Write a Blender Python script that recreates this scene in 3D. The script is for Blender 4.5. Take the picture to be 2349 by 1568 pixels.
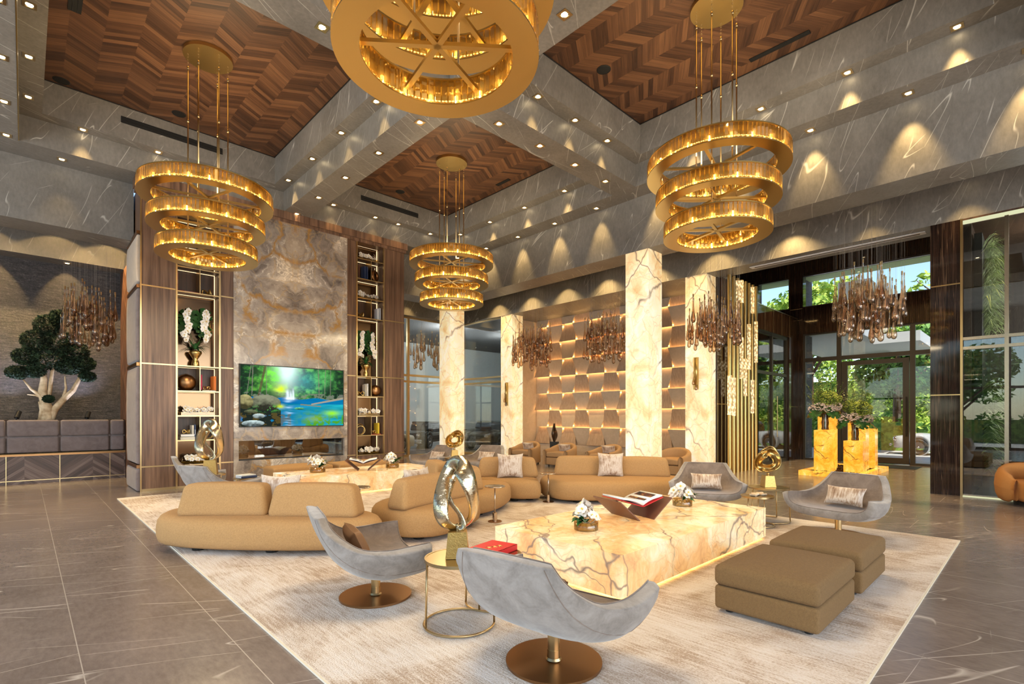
import bpy, bmesh, math, random
import numpy as np
from mathutils import Vector, Matrix
R = random.Random(7)
PI = math.pi
D2R = math.radians
for o in list(bpy.data.objects): bpy.data.objects.remove(o)
sc = bpy.context.scene
COL = sc.collection
# ------------------------------------------------------------------ camera
# world axes: X runs along the media wall to the right, Y towards it, Z up; the photographer stands at (0,0)
FL, CXP, HZP, EYE = 1163.59, 1174.5, 955.0, 1.6
YAW = D2R(46.132)
cam_d = bpy.data.cameras.new('camera'); cam = bpy.data.objects.new('camera', cam_d); COL.objects.link(cam)
cam_d.sensor_width = 36.0; cam_d.lens = FL / 2349 * 36; cam_d.shift_y = (HZP - 784) / 2349
cam_d.clip_start = 0.05; cam_d.clip_end = 300
cam.location = (0, 0, EYE); cam.rotation_euler = (PI / 2, 0, YAW - PI / 2)
sc.camera = cam
sc.view_settings.view_transform = 'Standard'; sc.view_settings.look = 'None'
sc.view_settings.gamma = 1.0; sc.view_settings.use_curve_mapping = False
sc.view_settings.exposure = 0.15
sc.cycles.use_denoising = True
sc.cycles.max_bounces = 6; sc.cycles.diffuse_bounces = 3; sc.cycles.glossy_bounces = 3
sc.cycles.transmission_bounces = 4; sc.cycles.transparent_max_bounces = 14
sc.cycles.caustics_reflective = False; sc.cycles.caustics_refractive = False
sc.cycles.sample_clamp_indirect = 4.0; sc.cycles.sample_clamp_direct = 12.0
# ------------------------------------------------------------------ sky, sun, stand-in daylight
w = bpy.data.worlds.new('sky'); sc.world = w; w.use_nodes = True
wn = w.node_tree; bgn = wn.nodes['Background']
sky = wn.nodes.new('ShaderNodeTexSky'); sky.sky_type = 'NISHITA'; sky.sun_disc = False
sky.sun_elevation = D2R(48); sky.sun_rotation = D2R(200); sky.air_density = 1.0; sky.dust_density = 0.4; sky.ozone_density = 1.2
wn.links.new(sky.outputs[0], bgn.inputs[0]); bgn.inputs[1].default_value = 0.30
def lamp(name, kind, loc, energy, color, rot=(0, 0, 0), **kw):
    d = bpy.data.lights.new(name, kind); d.energy = energy; d.color = color
    for k, v in kw.items(): setattr(d, k, v)
    o = bpy.data.objects.new(name, d); COL.objects.link(o); o.location = loc; o.rotation_euler = rot
    return o
lamp('sun', 'SUN', (30, 10, 30), 6.5, (1.0, .93, .82), Vector((.42, .30, -.86)).to_track_quat('-Z', 'Y').to_euler(), angle=D2R(1))
# area lamps added to stand in for daylight through assumed glazing behind the photographer
DW = lamp('assumed_daylight_west', 'AREA', (-6.2, 4.5, 2.9), 1250, (.84, .92, 1.0), (0, D2R(-90), 0), shape='RECTANGLE', size=5.2, size_y=16.0)
DS = lamp('assumed_daylight_south', 'AREA', (4.5, -6.2, 2.9), 760, (1.0, .95, .91), (D2R(90), 0, 0), shape='RECTANGLE', size=14.0, size_y=5.2)
DW.visible_glossy = False  # lamp hidden from reflections; glass mirrors the sky and garden instead
# ------------------------------------------------------------------ scene-graph helpers
def tagp(o, label=None, cat=None, group=None, kind=None):
    if label: o['label'] = label
    if cat: o['category'] = cat
    if group: o['group'] = group
    if kind: o['kind'] = kind
    return o
def thing(name, label, cat, loc=(0, 0, 0), rz=0.0, group=None):
    o = bpy.data.objects.new(name, None); COL.objects.link(o)
    o.location = loc; o.rotation_euler = (0, 0, rz); o.empty_display_size = .1
    return tagp(o, label, cat, group)
def tree(o):
    out = [o]
    for c in KIDS.get(o.name, []): out += tree(c)
    return out
KIDS = {}
def link(o, parent=None):
    COL.objects.link(o)
    if parent is not None:
        o.parent = parent; KIDS.setdefault(parent.name, []).append(o)
    return o
def dup(root, loc, rz=None, label=None, group=None, scale=None, parent=None):
    r = root.copy(); link(r, parent); r.location = loc
    if rz is not None: r.rotation_euler = (0, 0, rz)
    if scale is not None: r.scale = scale if hasattr(scale, '__len__') else (scale,) * 3
    if label: r['label'] = label
    if group: r['group'] = group
    for c in list(KIDS.get(root.name, [])):
        cc = c.copy(); link(cc, r)
        for g in list(KIDS.get(c.name, [])):
            gg = g.copy(); link(gg, cc)
    return r
class MB:
    """collects simple shapes; build() links them as one mesh object"""
    def __init__(s): s.v = []; s.f = []; s.mi = []; s.cur = 0
    def add(s, vs, fs, M=None):
        b = len(s.v)
        if M is not None: vs = [tuple(M @ Vector(p)) for p in vs]
        s.v += [tuple(p) for p in vs]; s.f += [tuple(i + b for i in f) for f in fs]; s.mi += [s.cur] * len(fs)
        return s
    def box(s, x0, x1, y0, y1, z0, z1, M=None):
        return s.add([(x0, y0, z0), (x1, y0, z0), (x1, y1, z0), (x0, y1, z0), (x0, y0, z1), (x1, y0, z1), (x1, y1, z1), (x0, y1, z1)],
                     [(0, 3, 2, 1), (4, 5, 6, 7), (0, 1, 5, 4), (1, 2, 6, 5), (2, 3, 7, 6), (3, 0, 4, 7)], M)
    def cyl(s, x, y, z0, z1, r, n=24, r2=None, M=None):
        r2 = r if r2 is None else r2
        vs = [(x + r * math.cos(2 * PI * i / n), y + r * math.sin(2 * PI * i / n), z0) for i in range(n)]
        vs += [(x + r2 * math.cos(2 * PI * i / n), y + r2 * math.sin(2 * PI * i / n), z1) for i in range(n)]
        fs = [(i, (i + 1) % n, n + (i + 1) % n, n + i) for i in range(n)] + [tuple(range(n - 1, -1, -1)), tuple(range(n, 2 * n))]
        return s.add(vs, fs, M)
    def lathe(s, prof, n=24, x=0, y=0, z=0, M=None, a0=0, a1=2 * PI, close=True):
        vs = []; fs = []; m = len(prof); full = abs(a1 - a0 - 2 * PI) < 1e-6; k = n if full else n + 1
        for i in range(k):
            a = a0 + (a1 - a0) * i / n
            for (r, h) in prof: vs.append((x + r * math.cos(a), y + r * math.sin(a), z + h))
        for i in range(n):
            j = (i + 1) % k
            for q in range(m - 1): fs.append((i * m + q, j * m + q, j * m + q + 1, i * m + q + 1))
            if close: fs.append((i * m + m - 1, j * m + m - 1, j * m, i * m))
        return s.add(vs, fs, M)
    def tube(s, pts, r, n=8, M=None, closed=False, cap=True):
        pts = [Vector(p) for p in pts]; m = len(pts); vs = []; fs = []
        rr = r if hasattr(r, '__len__') else [r] * m
        up = Vector((0, 0, 1)); prev = None
        for i, p in enumerate(pts):
            a = pts[(i - 1) % m] if (closed or i) else p; b = pts[(i + 1) % m] if (closed or i < m - 1) else p
            t = (b - a); t = t.normalized() if t.length > 1e-9 else Vector((0, 0, 1))
            if prev is None: u = t.cross(up if abs(t.z) < .95 else Vector((1, 0, 0))).normalized()
            else:
                u = prev - t * prev.dot(t); u = u.normalized() if u.length > 1e-6 else t.orthogonal().normalized()
            prev = u; w_ = t.cross(u)
            for k in range(n):
                an = 2 * PI * k / n; vs.append(tuple(p + (u * math.cos(an) + w_ * math.sin(an)) * rr[i]))
        for i in range(m if closed else m - 1):
            j = (i + 1) % m
            for k in range(n): fs.append((i * n + k, i * n + (k + 1) % n, j * n + (k + 1) % n, j * n + k))
        if cap and not closed: fs += [tuple(range(n - 1, -1, -1)), tuple((m - 1) * n + k for k in range(n))]
        return s.add(vs, fs, M)
    def prism(s, pts, z0, z1, M=None):
        n = len(pts)
        return s.add([(a, b, z0) for a, b in pts] + [(a, b, z1) for a, b in pts],
                     [(i, (i + 1) % n, n + (i + 1) % n, n + i) for i in range(n)] + [tuple(range(n - 1, -1, -1)), tuple(range(n, 2 * n))], M)
    def rbox(s, sx, sy, sz, r, fn=None, n=3, m=4, M=None):
        """rounded box centred at the origin, fn deforms each point"""
        h = (sx / 2, sy / 2, sz / 2)
        def ax(hh):
            e = [-hh + r * (1 - math.cos(PI / 2 * i / n)) for i in range(n)] if False else [-hh + r * i / n for i in range(n)]
            inn = [-(hh - r) + 2 * (hh - r) * i / m for i in range(m + 1)]
            return e + inn + [-q for q in reversed(e)]
        A = [ax(q) for q in h]; idx = {}; vs = []; fs = []
        def vid(p):
            k = tuple(round(q, 6) for q in p)
            if k not in idx:
                q = [max(-(h[i] - r), min(h[i] - r, p[i])) for i in range(3)]
                d = Vector([p[i] - q[i] for i in range(3)])
                if d.length > 1e-9: d = d.normalized() * r
                o = [q[i] + d[i] for i in range(3)]
                if fn: o = fn(*o)
                idx[k] = len(vs); vs.append(tuple(o))
            return idx[k]
        for a in range(3):
            b, c = (a + 1) % 3, (a + 2) % 3
            for sg in (-1, 1):
                for i in range(len(A[b]) - 1):
                    for j in range(len(A[c]) - 1):
                        q = []
                        for (di, dj) in ((0, 0), (1, 0), (1, 1), (0, 1)):
                            p = [0, 0, 0]; p[a] = sg * h[a]; p[b] = A[b][i + di]; p[c] = A[c][j + dj]; q.append(vid(p))
                        fs.append(tuple(q if sg > 0 else q[::-1]))
        return s.add(vs, fs, M)
    def grid(s, P, closed_u=False, M=None):
        nu, nv = len(P), len(P[0]); fs = []
        for i in range(nu if closed_u else nu - 1):
            for j in range(nv - 1):
                a = (i + 1) % nu; fs.append((i * nv + j, a * nv + j, a * nv + j + 1, i * nv + j + 1))
        return s.add([p for row in P for p in row], fs, M)
    def build(s, name, mat, parent=None, smooth=False, loc=None, rz=None, auto=None, subs=0, solid=0):
        me = bpy.data.meshes.new(name); me.from_pydata(s.v, [], s.f)
        mats = mat if isinstance(mat, (list, tuple)) else [mat]
        for m_ in mats: me.materials.append(m_)
        if len(mats) > 1: me.polygons.foreach_set('material_index', s.mi)
        me.update()
        if smooth or auto: me.polygons.foreach_set('use_smooth', [True] * len(me.polygons))
        if auto:
            try: me.set_sharp_from_angle(angle=D2R(auto))
            except Exception: pass
        o = bpy.data.objects.new(name, me); link(o, parent)
        if loc is not None: o.location = loc
        if rz is not None: o.rotation_euler = (0, 0, rz)
        if solid:
            md = o.modifiers.new('solid', 'SOLIDIFY'); md.thickness = solid; md.offset = 0
        if subs:
            md = o.modifiers.new('subd', 'SUBSURF'); md.levels = subs; md.render_levels = subs
        return o
def struct(name, mb, mat, **kw):
    o = mb.build(name, mat, **kw); o['kind'] = 'structure'; return o
def TR(x=0, y=0, z=0, rx=0, ry=0, rz=0, s=1):
    return Matrix.Translation((x, y, z)) @ Matrix.Rotation(rz, 4, 'Z') @ Matrix.Rotation(ry, 4, 'Y') @ Matrix.Rotation(rx, 4, 'X') @ Matrix.Scale(s, 4)
# ------------------------------------------------------------------ material helpers
def base(name, col=(.5, .5, .5), rough=.5, metal=0.0, spec=.5, **kw):
    m = bpy.data.materials.new(name); m.use_nodes = True
    b = m.node_tree.nodes['Principled BSDF']
    b.inputs['Base Color'].default_value = (*col, 1); b.inputs['Roughness'].default_value = rough
    b.inputs['Metallic'].default_value = metal; b.inputs['Specular IOR Level'].default_value = spec
    for k, v in kw.items(): b.inputs[k].default_value = v
    return m
class NT:
    def __init__(s, m): s.m = m; s.t = m.node_tree; s.n = s.t.nodes; s.b = s.n.get('Principled BSDF'); s.co = s.n.new('ShaderNodeTexCoord').outputs['Object']
    def L(s, a, b): s.t.links.new(a, b)
    def _set(s, inp, v):
        if v is None: return
        if hasattr(v, 'is_linked') or hasattr(v, 'links'): s.L(v, inp)
        else: inp.default_value = v
    def math(s, op, a, b=None, c=None, clamp=False):
        n = s.n.new('ShaderNodeMath'); n.operation = op; n.use_clamp = clamp
        s._set(n.inputs[0], a); s._set(n.inputs[1], b); s._set(n.inputs[2], c); return n.outputs[0]
    def vmath(s, op, a, b=None):
        n = s.n.new('ShaderNodeVectorMath'); n.operation = op; s._set(n.inputs[0], a)
        if b is not None: s._set(n.inputs[1], b)
        return n.outputs['Value'] if op in ('DOT_PRODUCT', 'LENGTH') else n.outputs[0]
    def sep(s, v): n = s.n.new('ShaderNodeSeparateXYZ'); s.L(v, n.inputs[0]); return n.outputs
    def comb(s, x, y, z): n = s.n.new('ShaderNodeCombineXYZ'); s._set(n.inputs[0], x); s._set(n.inputs[1], y); s._set(n.inputs[2], z); return n.outputs[0]
    def noise(s, v, scale=5, detail=3, rough=.55, dist=0, col=False):
        n = s.n.new('ShaderNodeTexNoise'); s._set(n.inputs['Vector'], v); n.inputs['Scale'].default_value = scale
        n.inputs['Detail'].default_value = detail; n.inputs['Roughness'].default_value = rough; n.inputs['Distortion'].default_value = dist
        return n.outputs['Color' if col else 'Fac']
    def voro(s, v, scale=5, feature='DISTANCE_TO_EDGE', rnd=1.0):
        n = s.n.new('ShaderNodeTexVoronoi'); n.feature = feature; s._set(n.inputs['Vector'], v); n.inputs['Scale'].default_value = scale
        n.inputs['Randomness'].default_value = rnd; return n.outputs['Distance'] if feature != 'COLOR' else n.outputs['Color']
    def white(s, v): n = s.n.new('ShaderNodeTexWhiteNoise'); n.noise_dimensions = '3D'; s._set(n.inputs['Vector'], v); return n.outputs['Value']
    def ramp(s, f, stops, interp='LINEAR'):
        n = s.n.new('ShaderNodeValToRGB'); n.color_ramp.interpolation = interp; e = n.color_ramp.elements
        while len(e) < len(stops): e.new(.5)
        for i, (p, c) in enumerate(stops): e[i].position = p; e[i].color = (*c, 1) if len(c) == 3 else c
        s._set(n.inputs[0], f); return n.outputs[0]
    def mix(s, f, a, b, mode='MIX'):
        n = s.n.new('ShaderNodeMix'); n.data_type = 'RGBA'; n.blend_type = mode
        s._set(n.inputs[0], f)
        s._set(n.inputs[6], (*a, 1) if isinstance(a, tuple) and len(a) == 3 else a); s._set(n.inputs[7], (*b, 1) if isinstance(b, tuple) and len(b) == 3 else b)
        return n.outputs[2]
    def scale(s, v, sv): return s.vmath('MULTIPLY', v, sv)
    def bump(s, h, strength=.3, dist=.01):
        n = s.n.new('ShaderNodeBump'); n.inputs['Strength'].default_value = strength; n.inputs['Distance'].default_value = dist
        s._set(n.inputs['Height'], h); s.L(n.outputs[0], s.b.inputs['Normal'])
    def col(s, c): s.L(c, s.b.inputs['Base Color'])
    def ridge(s, n_, w_):  # 1 on the 0.5 contour of a noise
        return s.math('SUBTRACT', 1.0, s.math('DIVIDE', s.math('ABSOLUTE', s.math('SUBTRACT', n_, .5)), w_), clamp=True)
def emit(name, col, st):
    m = bpy.data.materials.new(name); m.use_nodes = True; t = m.node_tree; t.nodes.remove(t.nodes['Principled BSDF'])
    e = t.nodes.new('ShaderNodeEmission'); e.inputs[0].default_value = (*col, 1); e.inputs[1].default_value = st
    t.links.new(e.outputs[0], t.nodes['Material Output'].inputs[0]); return m
def glass(name, tint, refl=.04, rough=.02, edge=.9):
    """thin coloured glass: tinted see-through with a fresnel reflection"""
    m = bpy.data.materials.new(name); m.use_nodes = True; t = m.node_tree; t.nodes.remove(t.nodes['Principled BSDF'])
    tr = t.nodes.new('ShaderNodeBsdfTransparent'); tr.inputs[0].default_value = (*tint, 1)
    gl = t.nodes.new('ShaderNodeBsdfGlossy'); gl.inputs['Roughness'].default_value = rough; gl.inputs[0].default_value = (.95, .95, .95, 1)
    lw = t.nodes.new('ShaderNodeLayerWeight'); lw.inputs[0].default_value = .35
    mr = t.nodes.new('ShaderNodeMapRange'); mr.inputs['To Min'].default_value = refl; mr.inputs['To Max'].default_value = edge
    t.links.new(lw.outputs['Fresnel'], mr.inputs[0])
    mx = t.nodes.new('ShaderNodeMixShader'); t.links.new(mr.outputs[0], mx.inputs[0]); t.links.new(tr.outputs[0], mx.inputs[1]); t.links.new(gl.outputs[0], mx.inputs[2])
    t.links.new(mx.outputs[0], t.nodes['Material Output'].inputs[0]); return m
# ---- stone of fascias and ceilings: warm grey with thin white scratches
def stone(name, c0, c1, vein, floor=False, rough=.45):
    m = base(name, rough=rough); n = NT(m); v = n.co
    cloud = n.noise(v, 1.3, 5, .6); fine = n.noise(n.scale(v, (9, 3, 9) if floor else (7, 7, 3)), 3.0, 4, .65)
    c = n.ramp(n.math('MULTIPLY_ADD', fine, .45, n.math('MULTIPLY', cloud, .6)), [(.32, c0), (.72, c1)])
    geo = n.n.new('ShaderNodeNewGeometry'); an = n.sep(n.vmath('ABSOLUTE', geo.outputs['Normal'])); xx = n.sep(v)
    fl = n.math('GREATER_THAN', an[2], .5); nf = n.math('SUBTRACT', 1, fl)
    hv = n.math('SUBTRACT', n.math('MULTIPLY', xx[0], an[1]), n.math('MULTIPLY', xx[1], an[0]))
    U = n.math('ADD', n.math('MULTIPLY', nf, hv), n.math('MULTIPLY', fl, n.math('SUBTRACT', n.math('MULTIPLY', xx[0], .8), n.math('MULTIPLY', xx[1], .6))))
    V = n.math('ADD', n.math('MULTIPLY', nf, xx[2]), n.math('MULTIPLY', fl, n.math('ADD', n.math('MULTIPLY', xx[0], .6), n.math('MULTIPLY', xx[1], .8))))
    tot = None
    for k, (ca, sa, sc_, wd, lo) in enumerate(((.52, .854, 1.5, .006, .50), (.35, .937, 3.1, .009, .52), (.85, .52, 2.0, .006, .60))):
        if floor: ca, sa = (.99, .14) if k < 2 else (.8, .6)
        al = n.math('ADD', n.math('MULTIPLY', U, ca), n.math('MULTIPLY', V, sa)); ac = n.math('SUBTRACT', n.math('MULTIPLY', V, ca), n.math('MULTIPLY', U, sa))
        q = n.comb(n.math('MULTIPLY', al, .11), ac, 3.3 * k)
        r_ = n.ridge(n.noise(q, sc_ * 1.6, 0.3, .4, .0), wd)
        msk = n.ramp(n.noise(n.comb(n.math('MULTIPLY', al, .8), n.math('MULTIPLY', ac, 2.2), 7 + k), 1.5, 1, .5), [(lo, (0, 0, 0)), (lo + .07, (1, 1, 1))])
        r_ = n.math('MULTIPLY', r_, msk)
        tot = r_ if tot is None else n.math('MAXIMUM', tot, r_)
    tot = n.math('MULTIPLY', tot, .75)
    c = n.mix(tot, c, vein)
    if floor:
        br = n.n.new('ShaderNodeTexBrick'); br.offset = .5
        xs = n.sep(v); n.L(n.comb(n.math('SUBTRACT', xs[1], 1.3), n.math('SUBTRACT', xs[0], .265), 0), br.inputs['Vector'])
        br.inputs['Scale'].default_value = 1; br.inputs['Mortar Size'].default_value = .0035; br.inputs['Mortar Smooth'].default_value = .2
        br.inputs['Brick Width'].default_value = 3.2; br.inputs['Row Height'].default_value = .81
        c = n.mix(br.outputs['Fac'], c, (.42, .37, .32))
        tone = n.white(n.comb(n.math('FLOOR', n.math('DIVIDE', xs[0], .81)), 0, 0))
        n.L(n.math('MULTIPLY_ADD', fine, .14, .13), n.b.inputs['Roughness'])
    n.col(c); n.bump(fine, .06, .01)
    return m
M = {}
M['stone'] = stone('grey_stone', (.13, .118, .10), (.25, .228, .198), (.66, .62, .54), rough=.42)
M['floor'] = stone('floor_stone', (.135, .105, .090), (.255, .205, .18), (.58, .52, .46), floor=True)
def walnut(name, dark, light, ax=2, sc_=1.0, rough=.38):
    m = base(name, rough=rough); n = NT(m)
    s_ = [14 * sc_] * 3; s_[ax] = .55 * sc_; s2 = [60 * sc_] * 3; s2[ax] = 1.2
    a = n.noise(n.scale(n.co, tuple(s_)), 1, 4, .6, .25); b = n.noise(n.scale(n.co, tuple(s2)), 1, 2, .5)
    f = n.math('MULTIPLY_ADD', b, .25, n.math('MULTIPLY', a, .75))
    mid = tuple((x + y) / 2 for x, y in zip(dark, light))
    n.col(n.ramp(f, [(.33, dark), (.5, mid), (.66, light)])); n.bump(b, .05, .004)
    return m
M['walnut'] = walnut('walnut_panel', (.055, .026, .016), (.26, .145, .085))
M['walnut_d'] = walnut('dark_walnut', (.03, .014, .009), (.12, .06, .035))
M['walnut_w'] = walnut('pale_walnut', (.36, .235, .15), (.52, .365, .25), sc_=1.7)
def chevron(name, wcol, slope, pw, axis_u, axis_v, off, c0, c1, c2, rough=.42):
    """axis_u: across the columns, axis_v: along them"""
    m = base(name, rough=rough); n = NT(m); x = n.sep(n.co)
    u = n.math('SUBTRACT', x[axis_u], off); vv = x[axis_v]
    colm = n.math('FLOOR', n.math('DIVIDE', u, wcol)); pp = n.math('PINGPONG', u, wcol)
    t = n.math('MULTIPLY_ADD', pp, slope, vv)
    idx = n.math('FLOOR', n.math('DIVIDE', t, pw)); rnd = n.white(n.comb(idx, colm, 3.7)); rnd2 = n.white(n.comb(idx, colm, 9.1))
    fr = n.math('FRACT', n.math('DIVIDE', t, pw))
    g = n.noise(n.comb(n.math('MULTIPLY', u, 1.6), n.math('MULTIPLY', t, 26), n.math('MULTIPLY', rnd, 40)), 1, 4, .6, .3)
    f = n.math('ADD', n.math('MULTIPLY', g, .62), n.math('MULTIPLY', rnd, .42))
    c = n.ramp(f, [(.26, c0), (.5, c1), (.78, c2)])
    edge = n.math('LESS_THAN', n.math('MINIMUM', fr, n.math('SUBTRACT', 1, fr)), .012 / pw * .12)
    c = n.mix(edge, c, tuple(q * .35 for q in c0)); n.col(c)
    return m
WC = ((.034, .013, .006), (.090, .038, .017), (.175, .080, .035))
M['chev_l'] = chevron('walnut_chevron_ceiling', .44, .62, .105, 0, 1, .07, *WC)
M['chev_w'] = chevron('walnut_chevron_wall', .42, -.9, .10, 1, 2, .0, (.05, .02, .01), (.13, .055, .028), (.24, .12, .065))
M['chev_b'] = chevron('walnut_chevron_bench', .63, .75, .085, 0, 2, .0, (.045, .024, .018), (.11, .065, .05), (.22, .15, .12))
def solid_gold(name, col, rough, br=0.0):
    m = base(name, col, rough, 1.0); n = NT(m)
    return m
M['gold'] = solid_gold('brushed_gold', (.64, .46, .18), .3)
M['brass'] = solid_gold('satin_brass', (.62, .46, .24), .28)
M['bronze'] = solid_gold('bronze_disc', (.36, .19, .085), .33)
M['champ'] = solid_gold('champagne_metal', (.62, .52, .42), .25)
M['black'] = base('black', (.012, .012, .012), .5); M['slot'] = base('slot_black', (.006, .006, .006), .8)
M['dmetal'] = base('dark_frame_metal', (.075, .066, .06), .35, .6)
M['chrome'] = base('steel', (.55, .56, .58), .15, 1.0)
def boucle(name, c, k=.14):
    m = base(name, c, .92, spec=.15); n = NT(m); n.b.inputs['Sheen Weight'].default_value = .03
    f = n.noise(n.co, 190, 3, .7); g = n.noise(n.co, 55, 2, .6)
    lo = tuple(q * (1 - k * 2.2) for q in c); hi = tuple(min(1, q * (1 + k * 1.6)) for q in c)
    n.col(n.ramp(n.math('MULTIPLY_ADD', g, .25, n.math('MULTIPLY', f, .75)), [(.36, lo), (.62, hi)])); n.bump(f, .55, .006); return m
M['tan'] = boucle('tan_boucle', (.40, .235, .10), .10); M['olive'] = boucle('ottoman_boucle', (.19, .117, .053), .10); M['tan2'] = boucle('back_chair_fabric', (.42, .25, .12), .06)
M['saddle'] = boucle('saddle_leather', (.44, .19, .055), .04)
def suede(name, a, b):
    m = base(name, rough=.85, spec=.2); n = NT(m); n.b.inputs['Sheen Weight'].default_value = .35
    f = n.noise(n.co, 5.5, 5, .62, .8); g = n.noise(n.co, 60, 2, .5)
    n.col(n.ramp(n.math('MULTIPLY_ADD', g, .15, n.math('MULTIPLY', f, .85)), [(.33, a), (.66, b)])); n.bump(g, .08, .003); return m
M['suede'] = suede('grey_suede', (.17, .148, .13), (.32, .29, .265)); M['suede_in'] = suede('grey_suede_taupe', (.13, .095, .072), (.23, .175, .14))
M['padl'] = suede('padded_leather', (.15, .115, .105), (.21, .165, .155)); M['padt'] = suede('taupe_leather', (.50, .38, .27), (.58, .45, .33))
def velvet():
    m = base('striated_velvet', rough=.45, spec=.5); n = NT(m); x = n.sep(n.co)
    a = n.noise(n.comb(n.math('MULTIPLY', x[0], 38), n.math('MULTIPLY', x[1], 38), n.math('MULTIPLY', x[2], 3)), 1, 4, .7, .3)
    b_ = n.noise(n.scale(n.co, (4, 4, 5)), 1, 3)
    n.col(n.ramp(n.math('MULTIPLY_ADD', b_, .55, n.math('MULTIPLY', a, .5)), [(.38, (.17, .09, .05)), (.47, (.36, .25, .17)), (.55, (.58, .50, .42)), (.64, (.32, .21, .13))])); n.b.inputs['Sheen Weight'].default_value = .4; return m
M['velvet'] = velvet(); M['velvet_b'] = base('brown_velvet', (.20, .10, .045), .5)
def onyx(name, st, sc_=1.0, deep=(.80, .36, .07), mid=(.98, .62, .24), white=(1.0, .86, .58), vein=(.10, .035, .012), vw=.022, stretch=(1, 1, 1), bc=.3, cellf=1.0, lw=.006, smf=.4):
    m = base(name, (.3, .25, .18), .12); n = NT(m); v = n.scale(n.co, tuple(sc_ * q for q in stretch))
    wv = n.vmath('ADD', v, n.scale(n.vmath('SUBTRACT', n.noise(v, 1.5, 3, .55, 0, True), (.5, .5, .5)), (.55, .55, .55)))
    cl = n.noise(wv, 1.5, 6, .66, .6); c = n.ramp(cl, [(.32, deep), (.45, mid), (.59, white), (.76, (1.0, .95, .80))])
    cell = n.math('SUBTRACT', 1, n.math('DIVIDE', n.voro(wv, .85), vw), clamp=True)
    x = n.sep(wv); U = n.math('SUBTRACT', x[0], x[1]); big = n.math('MULTIPLY', cell, cellf)
    for k, (ca, sa) in enumerate(((.80, .60), (.85, -.53))):
        al = n.math('ADD', n.math('MULTIPLY', U, ca), n.math('MULTIPLY', x[2], sa)); ac = n.math('SUBTRACT', n.math('MULTIPLY', x[2], ca), n.math('MULTIPLY', U, sa))
        big = n.math('MAXIMUM', big, n.ridge(n.noise(n.comb(n.math('MULTIPLY', al, .12), ac, 5 + 4 * k), .75 + .3 * k, 1.5, .5), lw))
    sm = n.math('SUBTRACT', 1, n.math('DIVIDE', n.voro(n.scale(n.vmath('ADD', wv, (3, 1, 7)), (1, 1, 1.7)), 2.3), .028), clamp=True)
    f3 = n.math('SUBTRACT', 1, n.math('DIVIDE', n.voro(n.scale(n.vmath('ADD', wv, (1, 5, 2)), (1, 1, 2.2)), 5.5), .07), clamp=True)
    mk = n.ramp(n.noise(v, 1.1, 2), [(.42, (0, 0, 0)), (.52, (1, 1, 1))]); mk2 = n.ramp(n.noise(v, 1.9, 2), [(.40, (0, 0, 0)), (.6, (1, 1, 1))])
    c = n.mix(n.math('MULTIPLY', f3, n.math('MULTIPLY', mk2, .45)), c, deep)
    c = n.mix(n.math('MULTIPLY', sm, smf), c, tuple(q * .6 for q in deep)); c = n.mix(n.math('MULTIPLY', n.math('MULTIPLY', big, mk), .92), c, vein)
    n.L(c, n.b.inputs['Emission Color']); n.b.inputs['Emission Strength'].default_value = st
    n.L(n.mix(.5, c, (bc,) * 3), n.b.inputs['Base Color']); return m
M['onyx'] = onyx('backlit_onyx_column', .62, .8, deep=(.80, .46, .15), mid=(.98, .74, .38), white=(1.0, .90, .66), vein=(.14, .05, .012), stretch=(1, 1, .75), cellf=.0, lw=.010)
M['onyx_t'] = onyx('backlit_onyx_table', .46, 1.15, deep=(.70, .27, .05), mid=(.98, .52, .15), white=(1.0, .76, .40), vw=.014, lw=.004, smf=.22)
M['onyx_p'] = onyx('backlit_onyx_pedestal', .85, 1.4, deep=(.80, .25, .01), mid=(1.0, .42, .03), white=(1.0, .58, .09), vw=.02, bc=.0)
def marble():
    m = base('bookmatched_marble', rough=.16); n = NT(m); x = n.sep(n.co)
    u = n.math('ABSOLUTE', n.math('SUBTRACT', x[0], 4.98))
    p = n.comb(u, n.math('MULTIPLY', x[1], .3), x[2])
    wp = n.vmath('ADD', p, n.scale(n.vmath('SUBTRACT', n.noise(p, 1.1, 5, .6, .3, True), (.5, .5, .5)), (1.0, .2, 1.0)))
    cl = n.noise(wp, 1.3, 7, .68, .5)
    c = n.ramp(cl, [(.32, (.11, .085, .07)), (.44, (.27, .22, .18)), (.55, (.43, .36, .29)), (.66, (.68, .59, .48))])
    sw = n.ridge(n.noise(wp, 3.1, 3, .6), .03); mk = n.ramp(n.noise(p, 1.3, 2), [(.48, (0, 0, 0)), (.58, (1, 1, 1))]); c = n.mix(n.math('MULTIPLY', n.math('MULTIPLY', sw, mk), .8), c, (.85, .76, .62))
    edge = n.voro(wp, .8); g = n.math('SUBTRACT', 1, n.math('DIVIDE', edge, .045), clamp=True); g2 = n.math('SUBTRACT', 1, n.math('DIVIDE', n.voro(wp, 2.2), .05), clamp=True)
    gm = n.math('MULTIPLY', g, n.ramp(n.noise(p, 1.9, 3), [(.38, (0, 0, 0)), (.50, (1, 1, 1))]))
    c = n.mix(n.math('MULTIPLY', gm, .9), c, (.40, .20, .04)); c = n.mix(n.math('MULTIPLY', g2, .4), c, (.50, .32, .12)); n.col(c); return m
M['marble'] = marble()
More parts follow.
